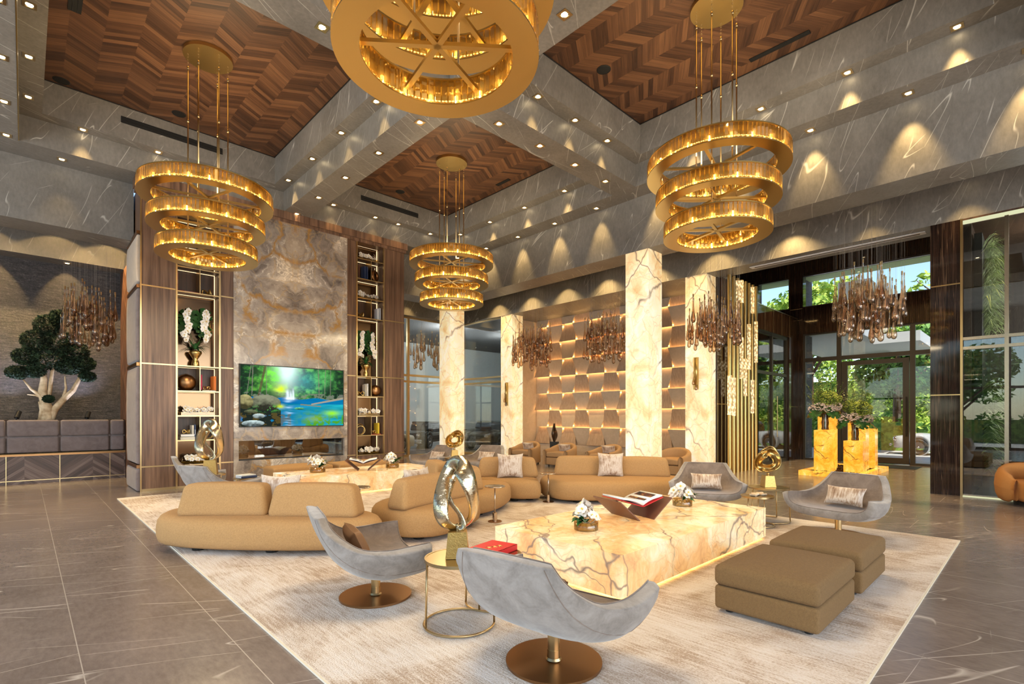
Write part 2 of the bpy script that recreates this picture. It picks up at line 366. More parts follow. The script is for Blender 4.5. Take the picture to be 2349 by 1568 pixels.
def niche_stone():
    m = base('split_face_stone', rough=.8); n = NT(m); x = n.sep(n.co)
    f = n.noise(n.scale(n.co, (5, 5, 26)), 1, 5, .7, .3); g = n.noise(n.co, 34, 4, .75)
    n.col(n.ramp(n.math('MULTIPLY_ADD', g, .5, n.math('MULTIPLY', f, .5)), [(.36, (.03, .028, .03)), (.55, (.09, .082, .08)), (.7, (.22, .20, .18))]))
    br = n.n.new('ShaderNodeTexBrick'); n.L(n.comb(x[0], x[2], 0), br.inputs['Vector']); br.inputs['Scale'].default_value = 1
    br.inputs['Brick Width'].default_value = 1.3; br.inputs['Row Height'].default_value = .34; br.inputs['Mortar Size'].default_value = .006
    n.bump(n.math('SUBTRACT', n.math('MULTIPLY_ADD', g, .6, f), br.outputs['Fac']), .9, .03); return m
M['split'] = niche_stone()
def dark_marble():
    m = base('polished_dark_marble', rough=.05); n = NT(m)
    a = n.noise(n.scale(n.co, (30, 30, .9)), 1, 4, .7, .1); r_ = n.ridge(n.noise(n.scale(n.co, (16, 16, .35)), 1, 2, .6, .1), .02)
    c = n.ramp(a, [(.35, (.010, .006, .005)), (.6, (.028, .015, .011)), (.85, (.06, .035, .025))]); n.col(n.mix(n.math('MULTIPLY', r_, .3), c, (.26, .16, .10))); return m
M['dmarble'] = dark_marble()
def rug():
    m = base('woven_rug', rough=.95, spec=.1); n = NT(m); x = n.sep(n.co)
    blk = n.noise(n.scale(n.co, (1.2, 1.2, 1)), 1, 4, .62, 1.2)
    st = n.noise(n.comb(n.math('MULTIPLY', x[0], 42), n.math('MULTIPLY', x[1], 3.5), 0), 1, 2, .6, .2)
    cell = n.noise(n.comb(n.math('MULTIPLY', x[0], 120), n.math('MULTIPLY', x[1], 65), 0), 1, 2, .6)
    pat = n.math('ADD', n.math('MULTIPLY', blk, .55), n.math('ADD', n.math('MULTIPLY', st, .38), n.math('MULTIPLY', cell, .42)))
    n.col(n.ramp(pat, [(.56, (.72, .67, .63)), (.67, (.64, .56, .49)), (.78, (.42, .32, .24))]))
    n.bump(n.math('MULTIPLY_ADD', st, .6, cell), .6, .015); return m
M['rug'] = rug()
M['winglass'] = glass('window_glass', (.94, .96, .95), .03, .0, .55)
M['shopglass'] = glass('tinted_shop_glass', (.70, .74, .74), .10, .0, .8)
M['ambglass'] = glass('amber_drop_glass', (.84, .67, .50), .10, .04, .85)
M['bowlglass'] = glass('amber_bowl_glass', (.93, .78, .50), .06, .03, .8)
M['vaseglass'] = glass('smoked_vase_glass', (.45, .36, .30), .12, .08, .9)
def crystal():
    m = bpy.data.materials.new('amber_crystal'); m.use_nodes = True; t = m.node_tree; t.nodes.remove(t.nodes['Principled BSDF'])
    a = t.nodes.new('ShaderNodeBsdfTransparent'); a.inputs[0].default_value = (.93, .74, .38, 1)
    b = t.nodes.new('ShaderNodeBsdfGlossy'); b.inputs[0].default_value = (1, .86, .58, 1); b.inputs['Roughness'].default_value = .03
    c = t.nodes.new('ShaderNodeBsdfTranslucent'); c.inputs[0].default_value = (1, .76, .36, 1)
    m1 = t.nodes.new('ShaderNodeMixShader'); m1.inputs[0].default_value = .46; m2 = t.nodes.new('ShaderNodeMixShader'); m2.inputs[0].default_value = .22
    t.links.new(a.outputs[0], m1.inputs[1]); t.links.new(b.outputs[0], m1.inputs[2]); t.links.new(m1.outputs[0], m2.inputs[1]); t.links.new(c.outputs[0], m2.inputs[2])
    t.links.new(m2.outputs[0], t.nodes['Material Output'].inputs[0]); return m
M['crystal'] = crystal()
M['cordm'] = base('fine_cable', (.30, .26, .22), .5)
M['bulb'] = emit('warm_bulb', (1.0, .76, .36), 18); M['dl'] = emit('downlight_lens', (1.0, .78, .45), 22)
M['led'] = emit('amber_led_strip', (1.0, .60, .22), 20); M['ledw'] = emit('shelf_led', (1.0, .72, .40), 1.6); M['ledy'] = emit('cool_white_led', (.98, 1.0, .62), .7)
M['ringfill'] = emit('crystal_fill_glow', (1.0, .76, .34), 6)  # added glow that feeds the translucent crystals
M['bmirror'] = base('bronze_mirror', (.20, .13, .08), .12, 1.0)
def foliage(name, a, b, rough=.5):
    m = base(name, rough=rough); n = NT(m); n.col(n.ramp(n.noise(n.co, 6, 2), [(.35, a), (.65, b)])); return m
M['leaf'] = foliage('glossy_leaf', (.012, .06, .016), (.04, .15, .035), .35); M['juniper'] = foliage('juniper', (.004, .012, .005), (.018, .042, .016), .8)
M['tree'] = foliage('garden_foliage', (.16, .34, .03), (.60, .68, .12), .7); M['tree2'] = foliage('dark_garden_foliage', (.05, .16, .03), (.24, .42, .08), .7)
M['hyd'] = foliage('green_hydrangea', (.22, .34, .04), (.48, .56, .12), .7)
M['petal'] = base('white_petal', (.82, .76, .68), .6); M['petalp'] = base('blush_petal', (.90, .70, .56), .6); M['moss'] = foliage('moss', (.09, .08, .02), (.22, .20, .07), .9)
M['drift'] = foliage('driftwood', (.48, .34, .20), (.78, .62, .44), .8); M['trunk'] = foliage('bleached_trunk', (.42, .28, .15), (.78, .60, .38), .75)
M['white'] = base('white_paper', (.80, .79, .76), .6); M['red'] = base('red_cloth', (.62, .012, .018), .45); M['plaster'] = base('white_plaster', (.62, .62, .62), .8)
M['gwall'] = base('garage_wall', (.50, .54, .53), .8); M['concrete'] = base('pale_paving', (.46, .45, .43), .8)
M['orange'] = base('orange_cover', (.75, .20, .03), .5); M['yellow'] = base('yellow_cover', (.80, .55, .04), .5); M['pink'] = base('pink_cover', (.70, .04, .12), .5)
M['navy'] = base('navy_cover', (.03, .05, .12), .5); M['cream'] = base('cream_cover', (.70, .64, .52), .5); M['brown'] = base('brown_cover', (.16, .07, .04), .5); M['rust'] = base('rust_cover', (.42, .08, .04), .5)
M['soil'] = base('dark_bark', (.035, .015, .008), .9); M['vent'] = base('white_diffuser', (.75, .75, .76), .5)
# ================================================================== THE SETTING
Z1, Z2, Z3 = 6.75, 7.25, 7.9
FX, FY = 10.40, 13.95          # faces of the first fascia ring
GX, GY = 13.60, 17.15          # faces of the second, lower one
b = MB(); b.add([(-8, -8, 0), (22, -8, 0), (22, 27, 0), (-8, 27, 0)], [(0, 1, 2, 3)]); struct('floor', b, M['floor'])
def plate(xs, ys, holes, z, zt):
    """slab with rectangular openings"""
    b = MB()
    for i in range(len(xs) - 1):
        for j in range(len(ys) - 1):
            cx, cy = (xs[i] + xs[i + 1]) / 2, (ys[j] + ys[j + 1]) / 2
            if any(h[0] < cx < h[1] and h[2] < cy < h[3] for h in holes): continue
            b.box(xs[i], xs[i + 1], ys[j], ys[j + 1], z, zt)
    return b
COF = [(-.07, 4.70, .12, 6.28), (5.30, 9.88, .12, 6.28), (-.07, 4.70, 6.90, 13.20), (5.30, 9.88, 6.90, 13.20)]
struct('ceiling', plate([-8, -.07, 4.70, 5.30, 9.88, FX + .2], [-8, .12, 6.28, 6.90, 13.20, 13.24], COF, Z1, Z1 + .5), M['stone'])
b = plate([-8, 1.6, 8.2, FX + .2], [13.24, FY + .1], [], Z1, Z1 + .4); struct('ceiling', b, M['stone'])
for k, (x0, x1, y0, y1) in enumerate(COF):
    e = .31
    b = plate([x0 - .01, x0 + e, x1 - e, x1 + .01], [y0 - .01, y0 + e, y1 - e, y1 + .01], [(x0 + e, x1 - e, y0 + e, y1 - e)], Z2, Z3 + .1)
    struct('ceiling', b, M['stone'])
    b = MB(); b.box(x0 + e - .05, x1 - e + .05, y0 + e - .05, y1 - e + .05, Z3, Z3 + .06); struct('ceiling', b, M['chev_l'])
    b = MB()                                    # black strip painted in for the shadow gap at the timber edge
    for (a, c, d, f) in ((x0 + e, x1 - e, y0 + e, y0 + e + .015), (x0 + e, x1 - e, y1 - e - .015, y1 - e), (x0 + e, x0 + e + .015, y0 + e, y1 - e), (x1 - e - .015, x1 - e, y0 + e, y1 - e)):
        b.box(a, c, d, f, Z3 - .015, Z3)
    struct('trim_%d' % (k + 1), b, M['black'])
b = MB(); b.box(-.085, -.07, .12, 13.2, Z1 - .006, Z1 + .03); struct('trim_5', b, M['gold'])
# fascia rings and the lower perimeter ceilings
b = MB(); b.box(FX, FX + .75, -8, FY + .8, 5.5, Z1); struct('wall_fascia_east', b, M['stone'])
b = MB(); b.box(-8, 1.75, FY, FY + .8, 5.5, Z1); b.box(8.2, FX, FY, FY + .8, 5.5, Z1); struct('wall_fascia_north', b, M['stone'])
b = MB(); b.box(FX + .75, GX + .1, -8, GY + .1, 6.35, 6.45); b.box(-8, FX + .75, FY + .8, GY + .1, 6.35, 6.45); struct('ceiling', b, M['stone'])
b = MB(); b.box(GX, GX + .8, -8, GY + .6, 5.57, 6.6); b.box(-8, GX, GY, GY + .6, 5.57, 6.6); struct('wall_fascia_lower', b, M['stone'])
b = MB(); b.box(GX + .8, 15.75, 6.35, GY + .6, 5.57, 5.7); struct('ceiling', b, M['stone'])
b = MB(); b.box(GX + .8, 21.2, -8, 9.5, 7.6, 7.7); struct('ceiling', b, M['plaster'])
b = MB(); b.box(GX + .8, GX + .9, -8, 9.5, 6.5, 7.65); b.box(GX + .8, 21.2, 9.4, 9.5, 0, 7.65); struct('wall_lobby_high', b, M['dmarble'])
# white linear diffuser let into the fascia soffit before the entrance
t = thing('linear_diffuser', 'long white linear air diffuser in the soffit over the entrance', 'air vent', (14.0, 3.6, 5.57))
b = MB(); b.box(-.10, .10, -1.9, 1.75, -.012, .01); b.build('frame', M['vent'], t)
b = MB(); b.box(-.012, .012, -1.8, 1.65, -.02, -.011); b.build('slot', M['slot'], t)
# ---- timber media wall with the marble slab and two bookcase recesses
WY, WT = 13.2, 14.7
BK = [(2.42, 3.27), (6.68, 7.52)]
b = MB()
for (x0, x1) in ((1.78, 2.42), (3.27, 3.56), (6.38, 6.68), (7.52, 8.2)): b.box(x0, x1, WY, WT, .06, 6.56)
for (x0, x1) in BK: b.box(x0, x1, WY, WT, .06, .50); b.box(x0, x1, WY + .42, WT, .5, 6.56)
struct('wall_north_timber', b, M['walnut'])
b = MB(); b.box(1.80, 3.56, WY + .03, WT, 0, .06); b.box(6.38, 8.18, WY + .03, WT, 0, .06); struct('baseboard_north', b, M['brass'])
b = MB()
for (x0, x1) in ((1.76, 2.40), (3.30, 3.56), (6.38, 6.65), (7.55, 8.215)):
    for z in (.53, 2.735, 4.40): b.box(x0, x1, WY - .006, WY + .03, z - .014, z + .014)
b.box(1.765, 1.79, WY - .01, WY + .03, 0, 6.56)
struct('trim_6', b, M['brass'])
b = MB(); b.box(1.70, 8.26, WY - .10, WY + .5, 6.56, Z1 - .002); b.box(1.72, 8.24, WY - .05, WY + .5, 6.48, 6.56); struct('trim_7', b, M['walnut'])
# marble slab with the see-through fireplace opening
b = MB(); FO = (3.66, 6.30, .55, 1.02)
b.box(3.56, FO[0], WY - .05, WT, 0, 6.48); b.box(FO[1], 6.38, WY - .05, WT, 0, 6.48)
b.box(FO[0], FO[1], WY - .05, WT, 0, FO[2]); b.box(FO[0], FO[1], WY - .05, WT, FO[3], 6.48)
struct('wall_north_marble', b, M['marble'])
t = thing('see_through_fireplace', 'long glass fronted see through fireplace low in the marble wall below the television', 'fireplace', (4.98, WY, .55))
b = MB(); b.box(-1.32, 1.32, .03, 1.4, 0, .025); b.build('burner_tray', M['black'], t)
b = MB(); b.box(-1.30, 1.30, .60, .64, .025, .06); b.build('burner_bar', M['chrome'], t)
b = MB(); b.box(-1.315, 1.315, .04, .046, .02, .465); b.build('front_glass', glass('fire_glass', (.85, .84, .82), .12, 0, .8), t)
b = MB(); b.box(-1.32, -.95, .05, 1.35, .025, .465); b.build('end_lining', base('tan_lining', (.24, .10, .035), .5), t)
# padded returns on the left end of the timber wall
for k, (z0, z1) in enumerate(((.0, .50), (.58, 2.68), (2.78, 4.34), (4.46, 5.48))):
    t = thing('padded_end_panel', ['lowest short', 'tall lower', 'tall middle', 'upper ribbed'][k] + ' grey leather padded panel on the left end of the timber wall', 'wall panel', (1.78, 13.95, z0), 0, 'padded panels on the timber wall end')
    b = MB(); h = z1 - z0
    b.rbox(.09, 1.42, h - .02, .035, lambda x, y, z, h=h: (x - .02 * (1 - (2 * z / h) ** 4) * (1 if x < 0 else 0), y, z), m=8, M=TR(-.015, 0, h / 2)); b.build('pad', M['padl'] if k < 3 else M['padt'], t, smooth=True)
    b = MB(); b.box(-.07, 0.0, -.70, .70, h, h + .07); b.build('bronze_strap', M['bronze'], t)
# niche behind: bench planter, split stone wall, chevron side wall
b = MB(); b.box(-8, 1.95, 17.75, 17.95, 0, 6.4); struct('wall_niche', b, M['split'])
b = MB(); b.box(1.93, 1.98, 14.7, 17.75, 0, 5.57); struct('wall_niche_side', b, M['chev_w'])
b = MB(); b.box(1.98, 8.2, 14.7, 14.75, 0, 5.5); struct('wall_behind_timber', b, M['walnut'])
# ---- glazed walls of the car room
def window(n, pts_bars, panes, mat=M['dmetal'], gl=M['winglass'], **kw):
    b = MB()
    for q in pts_bars:
        q = list(q)
        if q[5] - q[4] < .3:      # rails sit a hair inside the stiles
            k = 0 if q[1] - q[0] < q[3] - q[2] else 2
            q[k] += .004; q[k + 1] -= .004
        b.box(*q)
    o = struct('window_%d' % n, b, mat)
    for q in panes:
        g = MB(); g.box(*q); p = g.build('pane', gl, o)
    return o
bars = []; YW = 17.5
for x in (8.2, 11.05, 13.62): bars.append((x - .05, x + .05, YW - .05, YW + .05, 0, 5.6))
for z in (.04, 3.0, 3.25, 5.55): bars.append((8.2, 13.62, YW - .05, YW + .05, z - .04, z + .04))
window(1, bars, [(8.25, 11.0, YW - .006, YW + .006, .08, 5.5), (11.1, 13.57, YW - .006, YW + .006, .08, 5.5)], M['brass'])
bars = []; XW = 13.75
for y in (14.85, 17.5): bars.append((XW - .05, XW + .05, y - .05, y + .05, 0, 5.6))
for z in (.04, 3.0, 3.2, 5.55): bars.append((XW - .05, XW + .05, 14.85, 17.5, z - .035, z + .035))
window(2, bars, [(XW - .006, XW + .006, 14.9, 17.45, .08, 5.5)], M['brass'])
b = MB(); b.box(13.7, 15.7, 14.75, 14.85, 0, 5.6); struct('wall_return', b, M['padt'])
b = MB(); b.box(2.0, 8.2, 17.6, 17.7, 0, 5.6); b.box(1.98, 2.0, 14.75, 17.6, 0, 5.6); struct('wall_corridor', b, M['gwall'])
b = MB(); b.box(4, 24, 26, 26.2, 0, 6); b.box(4, 4.2, 17.7, 26, 0, 6)
b.box(24, 24.2, 9.5, 26, 4.6, 6); b.box(24, 24.2, 9.5, 14.5, 0, 6); b.box(24, 24.2, 24, 26, 0, 6); struct('wall_garage', b, M['gwall'])
b = MB(); b.box(4, 24.2, 17.75, 26, 6, 6.1); b.box(14.4, 24.2, 9.5, 17.75, 6, 6.1); struct('ceiling', b, base('garage_ceiling', (.10, .10, .10), .8))
b = MB(); b.box(15.75, 24, 9.5, 9.6, 0, 6); b.box(22, 24.2, 9.5, 26, -.02, 0); struct('wall_garage_south', b, M['gwall'])
bars = [(24.0, 24.08, 14.5, 24, z - .06, z + .06) for z in (.05, .9, 1.75, 2.6, 3.4, 4.55)] + [(24.0, 24.08, y - .06, y + .06, 0, 4.6) for y in (14.5, 16.9, 19.3, 21.6, 24)]
window(3, bars, [(24.03, 24.045, 14.5, 24, .05, 4.5)], M['black'])
# ---- wall of tilted trapezoid tiles, lit from the gaps
def trapezoid_wall():
    XP, P, RH = 15.6, 1.36, .68
    zs = [.50 + RH * k for k in range(8)]
    b = MB(); b.box(XP, XP + .1, 6.35, 14.75, 0, 5.6); b.box(XP - .12, XP, 6.35, 14.75, 0, .46)
    struct('wall_east_tiles', b, M['padt'])
    tiles = MB(); led = MB()
    wide, nar = .84, .52; n = 0
    for r, z0 in enumerate(zs):
        z1 = z0 + RH; A = r % 2 == 0
        k0 = int(6.0 / P)
        for k in range(k0, int(14.8 / P) + 1):
            for kind in (0, 1):                      # 0 taupe, wide on top; 1 timber, wide at the bottom
                yc = k * P + (0 if A else P / 2) + kind * P / 2
                if yc < 6.6 or yc > 14.5: continue
                wt, wb = (wide, nar) if kind == 0 else (nar, wide)
                # rows alternate which edge leans out: row A wide edges out, row B narrow edges out
                out_top = (kind == 0) if A else (kind == 1)
                dt, db = (.17, .02) if out_top else (.02, .17)
                g = .012; th = .03; n += 1
                ZT, ZB = z1 - g, z0 + g
                def X(d): return XP - d
                vs = [(X(db), yc - wb / 2, ZB), (X(db), yc + wb / 2, ZB), (X(dt), yc + wt / 2, ZT), (X(dt), yc - wt / 2, ZT),
                      (X(db - th), yc - wb / 2, ZB), (X(db - th), yc + wb / 2, ZB), (X(dt - th), yc + wt / 2, ZT), (X(dt - th), yc - wt / 2, ZT)]
                tiles.cur = kind
                tiles.add(vs, [(0, 3, 2, 1), (4, 5, 6, 7), (0, 1, 5, 4), (1, 2, 6, 5), (2, 3, 7, 6), (3, 0, 4, 7)])
                # strip hidden behind the leaning-out edge of the neighbour row
                if out_top: led.box(XP - .06, XP - .03, yc - wb / 2 + .02, yc + wb / 2 - .02, z0 - .075, z0 - .06)
                else: led.box(XP - .06, XP - .03, yc - wt / 2 + .02, yc + wt / 2 - .02, z1 + .06, z1 + .075)
    o = tiles.build('wall_east_tiles', [M['padt'], M['walnut_w']]); o['kind'] = 'structure'
    struct('trim_8', led, M['led'])
trapezoid_wall()
# ---- dark marble wing, entrance wall, vestibule
b = MB(); b.box(14.2, 16.4, 6.35, 6.5, 0, 5.57); b.box(16.4, 17.2, 6.3, 6.5, 4.9, 5.57); struct('wall_wing', b, M['dmarble'])
b = MB(); b.box(14.2, 16.4, 6.335, 6.35, 1.95, 1.97); struct('trim_9', b, M['brass'])
b = MB()
for k in range(9): b.box(14.35 + k * .13, 14.40 + k * .13, 6.26, 6.35, 3.7, 5.57)
struct('trim_10', b, M['walnut_d'])
EX = 20.9; b = MB()
def wl(y0, y1, z0, z1): b.box(EX, EX + .35, y0, y1, z0, z1)
wl(-8, 9.5, 6.86, 7.65); wl(-8, 6.11, 4.66, 5.65); wl(7.7, 9.5, 0, 6.86); wl(6.11, 6.6, 0, 6.86); wl(-8, -2.2, 0, 6.86); wl(6.6, 7.7, 0, 5.65)
struct('wall_entrance', b, M['dmarble'])
b = MB()
for y in (5.0, 1.75): b.box(EX - .006, EX, y - .008, y + .008, 4.66, 5.65)
for y in (5.0, 1.75, -.2): b.box(EX - .006, EX, y - .008, y + .008, 6.86, 7.6)
for z in (5.62, 5.2): b.box(EX - .006, EX, 6.13, 6.55, z - .008, z + .008)
struct('trim_11', b, M['brass'])
X0, X1 = EX + .02, EX + .12
bars = [(X0, X1, y - w_, y + w_, 0, 4.66) for y, w_ in ((6.08, .04), (4.96, .07), (2.88, .07), (-.6, .05), (-2.15, .05), (.9, .05))]
bars += [(X0, X1, -2.2, 6.11, 3.62, 3.76), (X0, X1, -2.2, 6.11, 4.60, 4.66), (X0, X1, 4.96, 6.1, 0, .07), (X0, X1, -2.2, 2.9, 0, .07)]
window(4, bars, [(X0 + .04, X0 + .05, 5.03, 6.04, .07, 3.62), (X0 + .04, X0 + .05, -2.1, 2.81, .07, 3.62), (X0 + .04, X0 + .05, -2.1, 6.04, 3.76, 4.6)])
window(5, [(X0, X1, -2.2, 6.11, 5.65, 5.69), (X0, X1, -2.2, 6.11, 6.8, 6.86)], [(X0 + .04, X0 + .05, -2.2, 6.11, 5.69, 6.8)])
window(6, [(X0, X1, 6.6, 7.7, 5.65, 5.69), (X0, X1, 6.6, 7.7, 6.8, 6.86)], [(X0 + .04, X0 + .05, 6.6, 7.7, 5.69, 6.8)])
b = MB(); DY0, DY1 = 2.97, 4.88
b.box(X0 + .02, X1 + .02, DY0, DY0 + .17, .03, 3.55); b.box(X0 + .02, X1 + .02, DY1 - .17, DY1, .03, 3.55); b.box(X0 + .024, X1 + .016, DY0, DY1, 3.40, 3.545); b.box(X0 + .024, X1 + .016, DY0, DY1, .035, .22)
dr = struct('door_1', b, M['dmetal'])
g = MB(); g.box(X0 + .06, X0 + .07, DY0 + .17, DY1 - .17, .22, 3.40); g.build('pane', M['winglass'], dr)
g = MB(); g.box(X0 - .06, X0 - .03, DY0 + .05, DY0 + .09, .95, 2.25)
for z in (1.0, 2.18): g.box(X0 - .04, X0 + .03, DY0 + .055, DY0 + .085, z, z + .03)
g.build('door_handle', M['black'], dr)
g = MB(); g.box(X0 + .005, X0 + .02, DY0 + .03, DY0 + .10, 1.30, 1.42); g.build('door_lock', M['black'], dr)
# vestibule: dark marble box with a glazed side
VX0, VX1, VY0, VY1, VZ = 16.9, EX, 6.28, 9.3, 5.25
b = MB(); b.box(VX0, VX1, VY0, VY1, 4.45, VZ); b.box(VX1 - .95, VX1, VY0, VY0 + .2, 0, 4.45); struct('wall_vestibule', b, M['dmarble'])
b = MB()
for x in (17.6, 18.4, 19.2, 20.0): b.box(x - .006, x + .006, VY0 - .006, VY0, 4.45, VZ)
b.box(VX1 - .95, VX1, VY0 - .006, VY0, 1.95, 1.97); b.box(VX0, VX1, VY0 - .01, VY0, VZ - .015, VZ + .01); struct('trim_12', b, M['brass'])
bars = [(x - .05, x + .05, VY0 + .05, VY0 + .13, 0, 4.45) for x in (16.95, 18.45, 19.9)] + [(16.9, 19.95, VY0 + .05, VY0 + .13, z - .05, z + .05) for z in (.05, 3.07, 4.4)]
window(7, bars, [(17.0, 19.85, VY0 + .09, VY0 + .10, .1, 4.4)])
g = MB(); g.tube([(18.6, VY0 - .05, .9), (18.6, VY0 - .05, 2.3)], .015); g.build('door_pull', M['brass']); bpy.data.objects['door_pull']['kind'] = 'structure'; bpy.data.objects['door_pull'].name = 'trim_16'
# ---- shop front on the right: pier, glass, gold framing
b = MB(); b.box(13.6, 14.35, 1.10, 1.58, 0, 5.57); struct('wall_pier', b, M['dmarble'])
b = MB(); b.box(13.59, 13.6, 1.11, 1.575, 4.275, 4.30); b.box(13.59, 13.6, 1.11, 1.575, 2.03, 2.055); b.box(13.575, 13.62, 1.07, 1.11, 0, 5.57); struct('trim_13', b, M['brass'])
bars = [(13.59, 13.68, -8, 1.07, z - .03, z + .03) for z in (.02, 2.97, 3.16)] + [(13.6, 13.68, y - .03, y + .03, 0, 5.5) for y in (.44, -1.4, -3.2)]
window(8, bars, [(13.63, 13.642, -8, 1.06, .05, 5.45)], M['champ'], M['shopglass'])
b = MB(); b.box(13.585, 13.66, -8, 1.07, 5.47, 5.53); b.box(13.55, 13.6, -8, 1.07, .0, .018); struct('trim_14', b, M['ledy'])
b = MB(); b.box(13.6, 14.4, -8, 1.07, 5.53, 5.57); b.box(13.7, 19.5, .95, 1.10, 0, 5.5); b.box(19.4, 19.5, -8, 1, 0, 5.5); b.box(13.7, 19.5, -8, 1.1, 5.5, 5.56); struct('wall_shop', b, M['walnut_d'])
# ---- unseen glazed fronts behind the photographer, assumed from the daylight
bars = [(-6.55, -6.45, y - .06, y + .06, 0, 5.5) for y in (-8, -5, -2, 1, 4, 7, 10, 13, 16)] + [(-6.55, -6.45, -8, 17.7, z - .06, z + .06) for z in (.06, 3.0, 5.44)]
window(9, bars, [(-6.505, -6.495, -8, 17.7, .1, 5.4)])
b = MB(); b.box(-6.6, -6.4, -8, 17.9, 5.5, 6.8); struct('wall_west', b, M['stone'])
bars = [(x - .06, x + .06, -6.55, -6.45, 0, 5.5) for x in (-6.5, -3, 0, 3, 6, 9, 12, 13.6)] + [(-6.5, 13.6, -6.55, -6.45, z - .06, z + .06) for z in (.06, 3.0, 5.44)]
window(10, bars, [(-6.5, 13.6, -6.505, -6.495, .1, 5.4)])
b = MB(); b.box(-6.6, 22, -6.6, -6.4, 5.5, 7.65); b.box(13.6, 22, -6.6, -6.4, 0, 5.5); struct('wall_south', b, M['stone'])
# ---- outside
b = MB(); b.box(-70, 110, -80, 100, -.35, -.03); struct('floor_outside', b, M['concrete'])
b = MB(); b.box(21.25, 28.5, -6, 12, -.03, 0); struct('floor_forecourt', b, M['concrete'])
t = thing('porte_cochere', 'flat canopy on a rough stone pillar outside the entrance doors', 'canopy', (21.35, 0, 0))
b = MB(); b.box(.0, 9.5, 4.7, 8.0, 4.75, 5.2); b.build('low_roof', M['plaster'], t)
b = MB(); b.box(.0, .85, -5.8, 9.4, 6.87, 7.3); b.build('high_roof', base('green_lit_soffit', (.46, .58, .25), .7), t)  # greenish light on the underside is put into its colour
b = MB(); b.box(.25, 1.15, 6.25, 6.72, 0, 7.5); b.build('stone_pillar', M['split'], t)
b = MB(); b.box(3.6, 9.5, 3.2, 4.7, 4.55, 4.95); b.build('beam', M['plaster'], t)
# ---- onyx pillars, lit from inside
def pillar(x, y, label, top=5.5):
    t = thing('onyx_pillar', label, 'pillar', (x, y, 0), 0, 'backlit onyx pillars')
    b = MB(); b.box(0, .60, 0, .62, .02, top); b.build('onyx_cladding', M['onyx'], t)
    b = MB(); b.box(.03, .57, .03, .59, 0, .02); b.build('base_plinth', M['black'], t); return t
pillar(10.42, 6.28, 'glowing onyx pillar nearest the camera behind the long curved sofa')
pillar(10.42, 13.86, 'glowing onyx pillar behind the gold knot sculpture near the car room glass')
pillar(13.62, 6.40, 'glowing onyx pillar with a gold sconce beside the gold rods', 5.57)
pillar(13.62, 14.18, 'narrowest looking onyx pillar at the left end of the tile wall', 5.57)
# ================================================================== CEILING FIXTURES
ORD = ['first', 'second', 'third', 'fourth', 'fifth', 'sixth', 'seventh', 'eighth']
DLP = None
def downlight(x, y, z, label, energy=26, tilt=(0, 0), size=54):
    global DLP
    if DLP is None:
        DLP = thing('recessed_downlight', label, 'downlight', (x, y, z), 0, 'square recessed downlights')
        b = MB(); s_ = .075; q = .045
        b.box(-s_, s_, -s_, -q, -.008, .02); b.box(-s_, s_, q, s_, -.008, .02); b.box(-s_, -q, -q, q, -.008, .02); b.box(q, s_, -q, q, -.008, .02)
        b.build('housing', M['brass'], DLP)
        b = MB(); b.cyl(0, 0, -.004, .004, .042, 16); b.build('lens', M['dl'], DLP); o = DLP
    else: o = dup(DLP, (x, y, z), 0, label)
    d = bpy.data.lights.new('downlight_beam', 'SPOT'); d.energy = energy * 2.2; d.color = (1.0, .68, .28); d.spot_size = D2R(size); d.spot_blend = .75; d.shadow_soft_size = .03
    l = bpy.data.objects.new('downlight_beam', d); COL.objects.link(l); l.location = (x, y, z - .03); l.rotation_euler = (tilt[0], tilt[1], 0)
    return o
def run(pts, z, what, frm, **kw):
    for i, (x, y) in enumerate(pts): downlight(x, y, z, 'recessed downlight in %s, %s from %s' % (what, ORD[i], frm), **kw)
t1 = D2R(9)
run([(6.02, 6.59), (7.07, 6.59), (8.12, 6.59), (9.17, 6.59)], Z1, 'the beam right of the crossing', 'the crossing', energy=26)
run([(4.99, 7.52), (4.99, 8.95), (4.99, 10.37), (4.99, 11.75), (4.99, 13.08)], Z1, 'the beam running to the timber wall', 'the crossing', energy=26)
run([(2.84, 6.58), (4.04, 6.58), (1.6, 6.58), (.3, 6.58)], Z1, 'the beam left of the crossing', 'the big foreground chandelier', energy=26)
run([(4.99, 4.22), (4.99, 2.8), (4.99, 1.4)], Z1, 'the beam coming towards the camera', 'the crossing', energy=26)
run([(10.16, 13.1), (10.2, 11.75), (10.2, 10.37), (10.2, 8.97), (10.2, 7.6), (10.2, 6.0), (10.2, 4.3), (10.2, 2.86)], Z1, 'the soffit along the right fascia', 'the far corner', energy=65, tilt=(0, -t1))
run([(10.15, 1.45), (10.15, .1)], Z1, 'the right fascia soffit beside the right chandelier', 'the far side', energy=90, tilt=(0, -t1))
run([(.54, 13.57), (-1.2, 13.57), (-3, 13.57)], Z1, 'the soffit over the left fascia', 'the timber wall', energy=12, tilt=(t1, 0))
run([(9.4, 13.57)], Z1, 'the soffit behind the middle chandelier', 'the timber wall', energy=60, tilt=(t1, 0))
run([(-.24, 13.1), (-.24, 11.73), (-.24, 10.3), (-.24, 8.9)], Z1, 'the left soffit beyond the gold line', 'the timber wall', energy=26)
run([(.05, 12.39), (.05, 11.0), (.05, 9.61), (.05, 8.2)], Z2, 'the left ledge of the left coffer', 'the timber wall', energy=40)
run([(.83, 13.06), (2.06, 13.06), (3.3, 13.06)], Z2, 'the far ledge of the left coffer', 'its left corner', energy=60)
run([(4.55, 12.45), (4.55, 11.05), (4.55, 9.64), (4.55, 8.25)], Z2, 'the right ledge of the left coffer', 'the timber wall', energy=75, tilt=(0, -t1))
run([(5.95, 13.06), (7.18, 13.06), (7.92, 13.06), (9.05, 13.06)], Z2, 'the far ledge of the middle timber coffer', 'the beam', energy=60)
